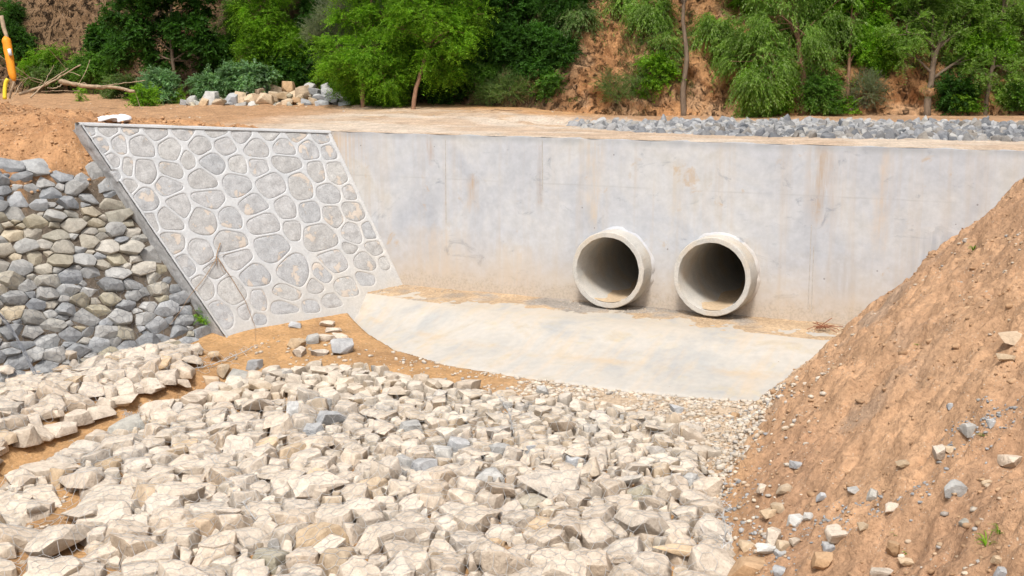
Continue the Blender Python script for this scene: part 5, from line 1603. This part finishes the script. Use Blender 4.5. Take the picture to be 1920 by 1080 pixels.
# shrubs and undergrowth: every one its own
SHR = [  # px, py(base), w, h, style, leaf, label
 (300, 195, 74, 62, 'shrub', 'pale', "pale leafy shrub at the mound end of the rock heap", 0),
 (270, 200, 40, 34, 'shrub', 'bright', "low green shrub below the pale leafy shrub", 0),
 (388, 174, 62, 42, 'shrub', 'pale', "pale weed clump behind the start of the rock heap", .6),
 (440, 166, 74, 50, 'shrub', 'pale', "pale weed clump behind the middle of the rock heap", .7),
 (485, 156, 60, 46, 'broad', 'pale', "pale drooping-leaved weed touching the topmost heap rocks", .9),
 (340, 195, 24, 24, 'shrub', 'bright', "small bright weed beside the first heap rocks", 0),
 (65, 150, 44, 60, 'locust', 'bright', "bright bush beside the orange-wrapped branch", 1.5),
 (110, 132, 60, 44, 'locust', 'bright', "bright bush behind the fallen branches", 2.5),
 (30, 120, 80, 80, 'shrub', 'dark', "dark bush behind the yellow pipe", 3.5),
 (180, 160, 110, 60, 'shrub', 'mid', "dark undergrowth bush above the fallen log", 2.5),
 (240, 120, 90, 60, 'shrub', 'dark', "dark bush under the broad-leaved tree", 3.2),
 (150, 190, 30, 24, 'locust', 'bright', "small green sprig in front of the fallen log", .4),
 (420, 170, 100, 50, 'shrub', 'mid', "dark bush behind the pale weeds", 2.2),
 (560, 163, 110, 70, 'shrub', 'dark', "dark bush behind the bare leaning branch", 1.6),
 (622, 172, 60, 50, 'locust', 'bright', "green bush behind the grey end of the heap", 1.0),
 (672, 190, 90, 70, 'shrub', 'dark', "dark thicket bush under the fern-leaved tree", 1.3),
 (725, 198, 90, 66, 'shrub', 'mid', "dark thicket bush left of the crooked locust stem", 1.2),
 (840, 192, 110, 70, 'shrub', 'dark', "dark bush on the slope foot right of the crooked locust", 1.3),
 (900, 180, 100, 60, 'shrub', 'mid', "dark bush below the twin-stemmed tree", 1.6),
 (930, 195, 56, 40, 'feather', 'grass', "grassy tussock at the hill foot below the twin stems", 1.0),
 (1000, 165, 90, 60, 'shrub', 'dark', "dark bush against the left flank of the bare slope", 2.0),
 (1045, 125, 90, 50, 'shrub', 'dark', "dark bush over the left shoulder of the bare slope", 2.4),
 (1085, 52, 90, 36, 'willow', 'grass', "dark scrub above the top of the bare slope", 2.6),
 (1000, 185, 40, 26, 'feather', 'dry', "dry grass tuft at the left foot of the bare slope", 1.0),
 (1218, 48, 80, 50, 'willow', 'willow', "large soft green bush crowning the bare slope", 2.2),
 (1250, 98, 40, 36, 'willow', 'willow', "soft green bush to the left of the slender trunk", 1.6),
 (1232, 165, 60, 60, 'shrub', 'bright', "narrow green bush running down beside the slender trunk", 1.2),
 (1338, 75, 66, 44, 'willow', 'willow', "feathery bush on the slope right of the slender trunk", 1.6),
 (1372, 110, 50, 32, 'willow', 'willow', "greyish bush between the slender trunk and the willow", 1.3),
 (1145, 172, 34, 24, 'feather', 'grass', "upper small grass tuft on the bare slope", 1.0),
 (1158, 190, 36, 26, 'feather', 'grass', "lower small grass tuft on the bare slope", .8),
 (1190, 162, 44, 26, 'feather', 'grass', "dry-tipped tuft on the bare slope nearer the green bush", 1.0),
 (1202, 184, 22, 26, 'shrub', 'bright', "small bright plant low on the bare slope", .8),
 (1620, 200, 60, 50, 'feather', 'grey', "bluish haze-like bush beside the leafy tree", .6),
 (1600, 210, 40, 18, 'shrub', 'bright', "low green weeds at the foot of the leafy tree", .1),
 (1540, 210, 60, 60, 'locust', 'mid', "dark bush behind the willow trunk", .7),
 (1440, 211, 70, 50, 'shrub', 'bright', "green bush under the left skirt of the willow", .1),
 (1790, 208, 60, 64, 'shrub', 'dark', "dark green bush between the forked tree and the leaning tree", .3),
 (1815, 206, 40, 26, 'shrub', 'bright', "light green weeds right of the dark bush", .1),
 (1905, 205, 70, 50, 'shrub', 'mid', "dark bush at the far end behind the leaning tree", .7),
 (1690, 20, 90, 50, 'locust', 'willow', "airy bush on the slope behind the forked tree", 2.2),
 (1560, 60, 130, 90, 'locust', 'bright', "large bright bush on the slope behind the willow", 2.4),
 (1410, 25, 90, 50, 'locust', 'bright', "bright bush on the slope above the willow's left side", 2.6),
 (760, 130, 120, 90, 'shrub', 'dark', "dark scrub on the hill behind the crooked locust", 3.0),
 (600, 110, 120, 90, 'shrub', 'dark', "dark scrub on the hill behind the tamarisk", 3.2),
 (880, 110, 130, 100, 'shrub', 'mid', "dark scrub on the hill left of the twin stems", 3.0),
 (700, 60, 140, 80, 'shrub', 'dark', "dark scrub high on the hill behind the fern-leaved tree", 3.6),
 (870, 150, 100, 80, 'shrub', 'mid', "dark bush low on the hill between locust and twin stems", 3.0),
 (935, 115, 90, 70, 'shrub', 'dark', "dark bush just left of the twin stems", 3.0),
 (1005, 120, 90, 70, 'shrub', 'dark', "dark bush just right of the twin stems", 3.0),
 (1030, 175, 56, 40, 'shrub', 'mid', "small dark bush at the left edge of the bare slope", 3.0),
 (960, 190, 90, 40, 'feather', 'grass', "low grassy bush below the twin stems", 3.0),
 (1000, 20, 130, 60, 'locust', 'dark', "dark leafy bush above the twin stems", 3.0),
 (450, 70, 70, 70, 'locust', 'mid', "dark bush between broad-leaved tree and bright locust", 3.0),
 (590, 60, 60, 70, 'locust', 'dark', "dark bush left of the tamarisk top", 3.0),
 (195, 110, 90, 70, 'broad', 'dark', "dark broad-leaved bush left of the broad-leaved tree", 3.0),
 (520, 150, 120, 90, 'shrub', 'mid', "dark bush behind the round bright locust", 3.0),
 (650, 140, 130, 90, 'shrub', 'dark', "dark bush in the gap between tamarisk and fern-leaved tree", 3.0),
 (800, 160, 130, 90, 'shrub', 'mid', "dark bush right behind the crooked locust stem", 3.0),
 (950, 60, 150, 90, 'shrub', 'dark', "dark bush high behind the twin stems", 3.0),
 (1060, 40, 120, 80, 'locust', 'dark', "dark bush high on the left of the slope-top scrub", 3.0),
 (820, 40, 140, 80, 'shrub', 'mid', "dark bush high behind the crooked locust crown", 3.0),
 (1165, 20, 70, 30, 'willow', 'willow', "soft grassy bush at the very top of the bare slope", 3.0),
 (100, 170, 120, 50, 'shrub', 'grass', "mid green bush low behind the fallen branches", 3.0),
 (230, 185, 90, 40, 'shrub', 'grass', "mid green bush at the right end of the fallen log", 3.0),
 (20, 60, 60, 60, 'locust', 'dark', "dark bush behind the top of the orange-wrapped branch", 3.0),
 (1650, 130, 70, 60, 'locust', 'bright', "bright bush between leafy tree and forked tree", 3.0),
 (1455, 172, 70, 60, 'locust', 'bright', "bright bush filling the gap behind the leaning sapling", 3.0),
 (1840, 120, 130, 90, 'locust', 'bright', "bright bush on the slope behind the leaning tree", 3.0),
 (1760, 60, 110, 80, 'locust', 'willow', "soft green bush on the slope behind the forked stems", 3.0),
 (420, 120, 60, 50, 'shrub', 'mid', "dark scrub on the hill between the two left trees", 3.2),
]
for k, (a, b, w_, h_, sty, lf_, lab, dw) in enumerate(SHR):
    base = seat(a, b) if not (375 < a < 495 and lf_ == 'pale') else atw(a, b + 6, depth(hit(a, 199)) + .95)
    wdp = depth(base); mm = wdp / FPX
    root = thing("shrub", lab, "bush" if w_ > 45 else "plant", tuple(base))
    g = np.random.default_rng(900 + k)
    rx, rz = w_ * mm / 2, h_ * mm / 2
    ells = [(np.array([0, 0, rz]), (rx * .8, rx * .55, rz * .85), 1.0)]
    ar = w_ * h_ / 3000.
    dense = 1.6 if lf_ in ('dark', 'mid') else 1.25
    ncl = int(np.clip(22 * ar * dense, 4, 85))
    V, F, cl_ = crown_mesh(ells, sty, ncl, 20 if sty != 'feather' else 24, 1.0 if w_ > 30 else .7, 900 + k)
    V[:, 2] = np.where(V[:, 2] < -.03, -.03, V[:, 2]) if (b > 175 and lf_ != 'dark') else V[:, 2]
    obj("foliage", mesh("foliage", V, F, LEAF[lf_]), root)
    parts = [tube(curve_pts([np.array([0, 0, -.1]), q * .5 + rng.normal(0, .03, 3), q], 6), .007, 4, False) for q in cl_[0][:8]]
    V, F = join(parts)
    obj("stems", mesh("stems", V, F, M_BARK), root)

# rough ground growth along the foot of the hill
def blades(P, Z, n_, hgt, mat, name, lab, seed):
    g = np.random.default_rng(seed)
    K = len(P) * n_
    B = np.repeat(np.column_stack([P, Z]), n_, 0) + g.normal(0, .05, (K, 3)) * np.array([1, 1, 0])
    d_ = g.normal(0, .45, (K, 3)); d_[:, 2] = 1; d_ /= np.linalg.norm(d_, axis=1)[:, None]
    L = hgt * g.uniform(.4, 1.2, K)[:, None]
    s = np.cross(d_, g.normal(size=(K, 3))); s /= np.linalg.norm(s, axis=1)[:, None]
    w = .004
    m_ = B + d_ * L * .55; t = B + d_ * L + np.array([0, 0, -.3]) * L * g.random((K, 1)) + d_ * np.array([1, 1, 0]) * L * .4
    V = np.stack([B - s * w, B + s * w, m_ + s * w * .8, t, m_ - s * w * .8], 1).reshape(-1, 3)
    F = [(5 * i, 5 * i + 1, 5 * i + 2, 5 * i + 3, 5 * i + 4) for i in range(K)]
    F = np.arange(K * 5).reshape(-1, 5)
    o = obj(name, mesh(name, V, F, mat))
    tag(o, lab, None, None, "stuff")
    return o
def hillpts(n_, x0_, x1_, s0, s1, f, seed):
    g = np.random.default_rng(seed)
    ix = g.integers(0, len(hx), n_ * 3); js = g.integers(0, len(hs), n_ * 3)
    ok = (hx[ix] > x0_) & (hx[ix] < x1_) & (hs[js] > s0) & (hs[js] < s1)
    ix, js = ix[ok], js[ok]
    v = f(hx[ix], hs[js]); ok = g.random(len(ix)) < v
    ix, js = ix[ok], js[ok]
    return np.column_stack([HX[js, ix], HY[js, ix]]), HZ[js, ix]
Pp, Zz = hillpts(9000, -24, -8.5, -.1, 3.4, lambda x, s: sstep(.0, .35, fbm(x, s, .8, 3, 801)) * .9, 5)
blades(Pp, Zz, 9, .16, LEAF['dry'], "dry_grass", "dry brown grass along the foot of the hill", 61)
Pp, Zz = hillpts(12000, -24, -.5, .3, 3.4, lambda x, s: sstep(.12, .4, fbm(x, s, .9, 3, 803)) * .8, 6)
blades(Pp, Zz, 9, .15, LEAF['grass'], "hill_grass", "patches of green grass on the hillside", 62)

# small weeds with long blades on the earth slope, and the sprig by the wing wall
def weed(px_, py_, n_, L, label, leaf='bright', wide=.006, upright=.6):
    base = hit(px_, py_)
    g = np.random.default_rng(int(px_))
    parts = []
    for k in range(n_):
        a = g.uniform(0, 2 * math.pi); el = g.uniform(.3, 1.2) * upright
        d_ = np.array([math.cos(a), math.sin(a), 0]); l = L * g.uniform(.5, 1.1)
        pts_ = [np.array([0, 0, -.01]), d_ * l * .35 + np.array([0, 0, l * el * .8]), d_ * l * .8 + np.array([0, 0, l * el * .75])]
        c = curve_pts(pts_, 7); s = np.cross(d_, [0, 0, 1.0])
        V, F = [], []
        for i, p in enumerate(c):
            ww_ = wide * (1 - (i / (len(c) - 1)) ** 2) + .0006
            V += [p - s * ww_, p + s * ww_ + np.array([0, 0, .001])]
        for i in range(len(c) - 1): F.append((2 * i, 2 * i + 1, 2 * i + 3, 2 * i + 2))
        parts.append((V, F))
    V, F = join(parts)
    o = obj("weed", mesh("weed", V, F, LEAF[leaf]), None, tuple(base))
    tag(o, label, "weed", "weeds on the bare soil")
weed(1850, 1025, 16, .16, "long-bladed grass tuft low on the earth slope", wide=.004)
weed(1875, 1003, 9, .14, "thin grass tuft just above the long-bladed tuft", wide=.004)
weed(1700, 1040, 10, .05, "tiny green weed near the bottom of the earth slope")
weed(1680, 1005, 10, .06, "yellowish weed beside the tiny green weed", 'grass')
weed(1719, 650, 10, .08, "tiny weed high in the middle of the earth slope")
weed(1825, 470, 12, .12, "sparse weed on the slope close to the headwall")
weed(1845, 820, 12, .08, "weed at the head of the gravel streak", 'grass')
P = hit(383, 600)
root = thing("weed", "bright green leafy weed at the foot of the wing wall's end", "weed", tuple(bankp(383, 603, -.2)), "weeds on the bare soil")
V, F, _ = crown_mesh([(np.array([0, 0, .09]), (.10, .08, .08), 1.0)], 'shrub', 16, 12, .45, 77)
obj("leaves", mesh("leaves", V, F, LEAF['bright']), root)

# ------------------------------------------------------------------ fallen branches, vines, twigs
def branch(label, pix, r0, r1, mat, dw=0.0, name="fallen_branch", cat="branch", w0=None, group="dead wood on the mound", twigs=0):
    base = hit(*pix[0]) if w0 is None else atw(pix[0][0], pix[0][1], w0)
    w = depth(base) + dw
    c = curve_pts([atw(a, b, w + .15 * i * (1 if i % 2 else .6)) for i, (a, b) in enumerate(pix)], 20, .006)
    rad = np.linspace(r0, r1, len(c)) * (1 + .12 * rng.normal(size=len(c)))
    root = thing(name, label, cat, tuple(c[0]), group)
    V, F = tube(c - c[0], np.abs(rad), 8, True, .06)
    obj("limb", mesh("limb", V, F, mat, True), root)
    parts = []
    for k in range(twigs):
        i = rnd.randrange(len(c) // 3, len(c)); d_ = rng.normal(size=3) * np.array([.4, .3, .3]) + np.array([0, 0, .12])
        parts.append(tube(curve_pts([c[i] - c[0], c[i] - c[0] + d_ * .5 + rng.normal(0, .04, 3), c[i] - c[0] + d_], 6), .006, 4, False))
    for V, F in parts:
        obj("twig", mesh("twig", V, F, mat), root)
    return root
WD = 25.5
branch("stout pale dead branch slanting up over the mound", [(36, 176), (62, 168), (88, 158), (120, 140), (150, 122)], .035, .012, M_DEAD, w0=WD, twigs=3)
branch("long brown dead log lying behind the mound", [(108, 152), (140, 158), (175, 163), (215, 164), (252, 172)], .055, .028, M_DEAD, w0=WD + .4, twigs=3)
branch("thin dead branch slanting beside the stout pale one", [(58, 182), (80, 162), (108, 142), (128, 128)], .02, .008, M_DEAD, w0=WD - .2, twigs=2)
branch("thin grey stick crossing the dead log", [(180, 164), (215, 158), (272, 151)], .014, .006, M_DEAD, w0=WD + .5)
branch("arched twig curling over the left of the dead branches", [(28, 178), (38, 158), (50, 147), (66, 147), (80, 152)], .010, .005, M_DEAD, w0=WD, twigs=5)
branch("short root stub curling under the slanting branch", [(88, 164), (100, 166), (112, 162), (116, 158)], .014, .01, M_DEAD, w0=WD)
branch("upright thin twig behind the slanting branch", [(82, 158), (92, 138), (102, 122)], .008, .004, M_DEAD, w0=WD + .6)
branch("low flat stick on the grass below the log", [(78, 172), (110, 170), (150, 171)], .010, .005, M_DEAD, w0=WD + .2)
branch("bare two-armed branch rising behind the rock heap", [(548, 165), (570, 148), (590, 125), (618, 88), (640, 62)], .020, .006, M_DEAD, w0=28.6, name="leaning_branch", group="bare branches")
branch("lower arm of bare wood behind the rock heap's grey end", [(570, 148), (600, 133), (640, 118), (655, 112)], .013, .005, M_DEAD, w0=28.6, name="leaning_branch", group="bare branches")
branch("dark dead stick on the road edge below the bare slope", [(1010, 212), (1040, 211), (1080, 213)], .016, .008, M_TWIG, name="dead_stick", group="dead sticks at the road edge")
branch("long thin root trailing at the hill foot", [(880, 211), (930, 206), (985, 209), (1010, 214)], .012, .006, M_TWIG, name="dead_stick", group="dead sticks at the road edge")

# leaning pole wrapped in orange plastic
w = 25.0
c = curve_pts([atw(2, 30, w), atw(8, 55, w), atw(13, 72, w), atw(18, 110, w), atw(26, 150, w), atw(22, 168, w), atw(18, 185, w)], 30)
root = thing("wrapped_branch", "leaning dead branch with a bright orange plastic sleeve around its middle", "branch", tuple(c[-1]))
V, F = tube(c - c[-1], np.linspace(.045, .018, len(c)), 8, True, .05)
obj("limb", mesh("limb", V, F, M_DEAD, True), root)
c2 = curve_pts([atw(10, 68, w), atw(13, 82, w), atw(18, 110, w), atw(23, 138, w), atw(27, 152, w)], 16)
V, F = tube(c2 - c[-1], [.03, .06, .085, .09, .088, .088, .088, .085, .085, .082, .08, .078, .075, .07, .05, .03][:len(c2)] if len(c2) <= 16 else .08, 12, True, .05)
obj("plastic_sleeve", mesh("plastic_sleeve", V, F, M_ORPL, True), root)
c3 = curve_pts([atw(17, 92, w - .09), atw(20, 104, w - .09)], 3)
V, F = tube(c3 - c[-1], .035, 8)
obj("paper_tag", mesh("paper_tag", V, F, M_SACK, True), root)
c = curve_pts([atw(9, 186, w - .2), atw(9, 170, w - .2), atw(11, 155, w - .2), atw(15, 148, w - .2)], 14)
o = obj("yellow_pipe", mesh("yellow_pipe", *[x for x in tube(c - c[0], .04, 10)], M_YEPL, True), None, tuple(c[0]))
tag(o, "short bent yellow plastic pipe standing up behind the mound", "pipe")

# dry vine hanging on the wing wall
def face(px_, py_, off=.02):
    d = ray(px_, py_); t = WN @ (P1 + WN * off - CP) / (WN @ d); return CP + d * t
vr = thing("dry_vine", "dry brown forked root hanging down over the stone wing wall", "vine", tuple(face(412, 462)))
B0 = face(412, 462)
def vine(pts, r0, r1, n_=18):
    c = curve_pts(pts, n_, .003)
    V, F = tube(c - B0, np.linspace(r0 * .62, r1 * .7, len(c)), 6, True, .1)
    obj("root_strand", mesh("root_strand", V, F, M_TWIG, True), vr)
vine([face(413, 456, .03), face(409, 470, .03), face(406, 484, .03), face(407, 500, .02)], .016, .007, 8)
vine([face(407, 482, .03), face(392, 508, .03), face(372, 535, .03), face(355, 556, .03), bankp(340, 580, -.08), bankp(318, 610, -.06)], .009, .004)
vine([face(408, 482, .03), face(422, 505, .02), face(436, 525, .03), face(455, 555, .02), face(470, 590, .02), face(478, 612, .02), hit(480, 640)], .010, .004)
vine([face(410, 488, .02), face(416, 505, .03), face(430, 520, .03)], .006, .003, 8)
vine([face(408, 480, .02), face(395, 484, .04), face(382, 494, .03)], .004, .002, 8)
vine([face(408, 480, .02), face(425, 476, .03), face(440, 472, .03)], .004, .002, 8)
vine([face(406, 484, .03), face(390, 492, .04), face(398, 488, .03)], .004, .002, 8)

# red-brown twigs by the pipe side of the earth slope
P0_ = hit(1545, 622)
rt_ = thing("twig_bundle", "red-brown bundle of dry twigs where headwall, apron and earth slope meet", "twigs", tuple(P0_))
for k in range(16):
    d_ = np.array([rng.uniform(-.22, .22), rng.uniform(-.1, .1), rng.uniform(.0, .10)])
    s_ = np.array([rng.uniform(-.10, .10), rng.uniform(-.08, .08), .01])
    V, F = tube(curve_pts([s_ - d_ * .6 + np.array([0, 0, .05]), s_ + np.array([0, 0, .06]), s_ + d_ + np.array([0, 0, .04])], 6, .006), .0045, 4)
    obj("twig", mesh("twig", V, F, M_REDTWIG), rt_)
V, F = tube(curve_pts([np.array([-.1, 0, .03]), np.array([.0, 0, .12]), np.array([.1, 0, .2])], 6), .006, 5)
obj("twig", mesh("twig", V, F, M_REDTWIG), rt_)
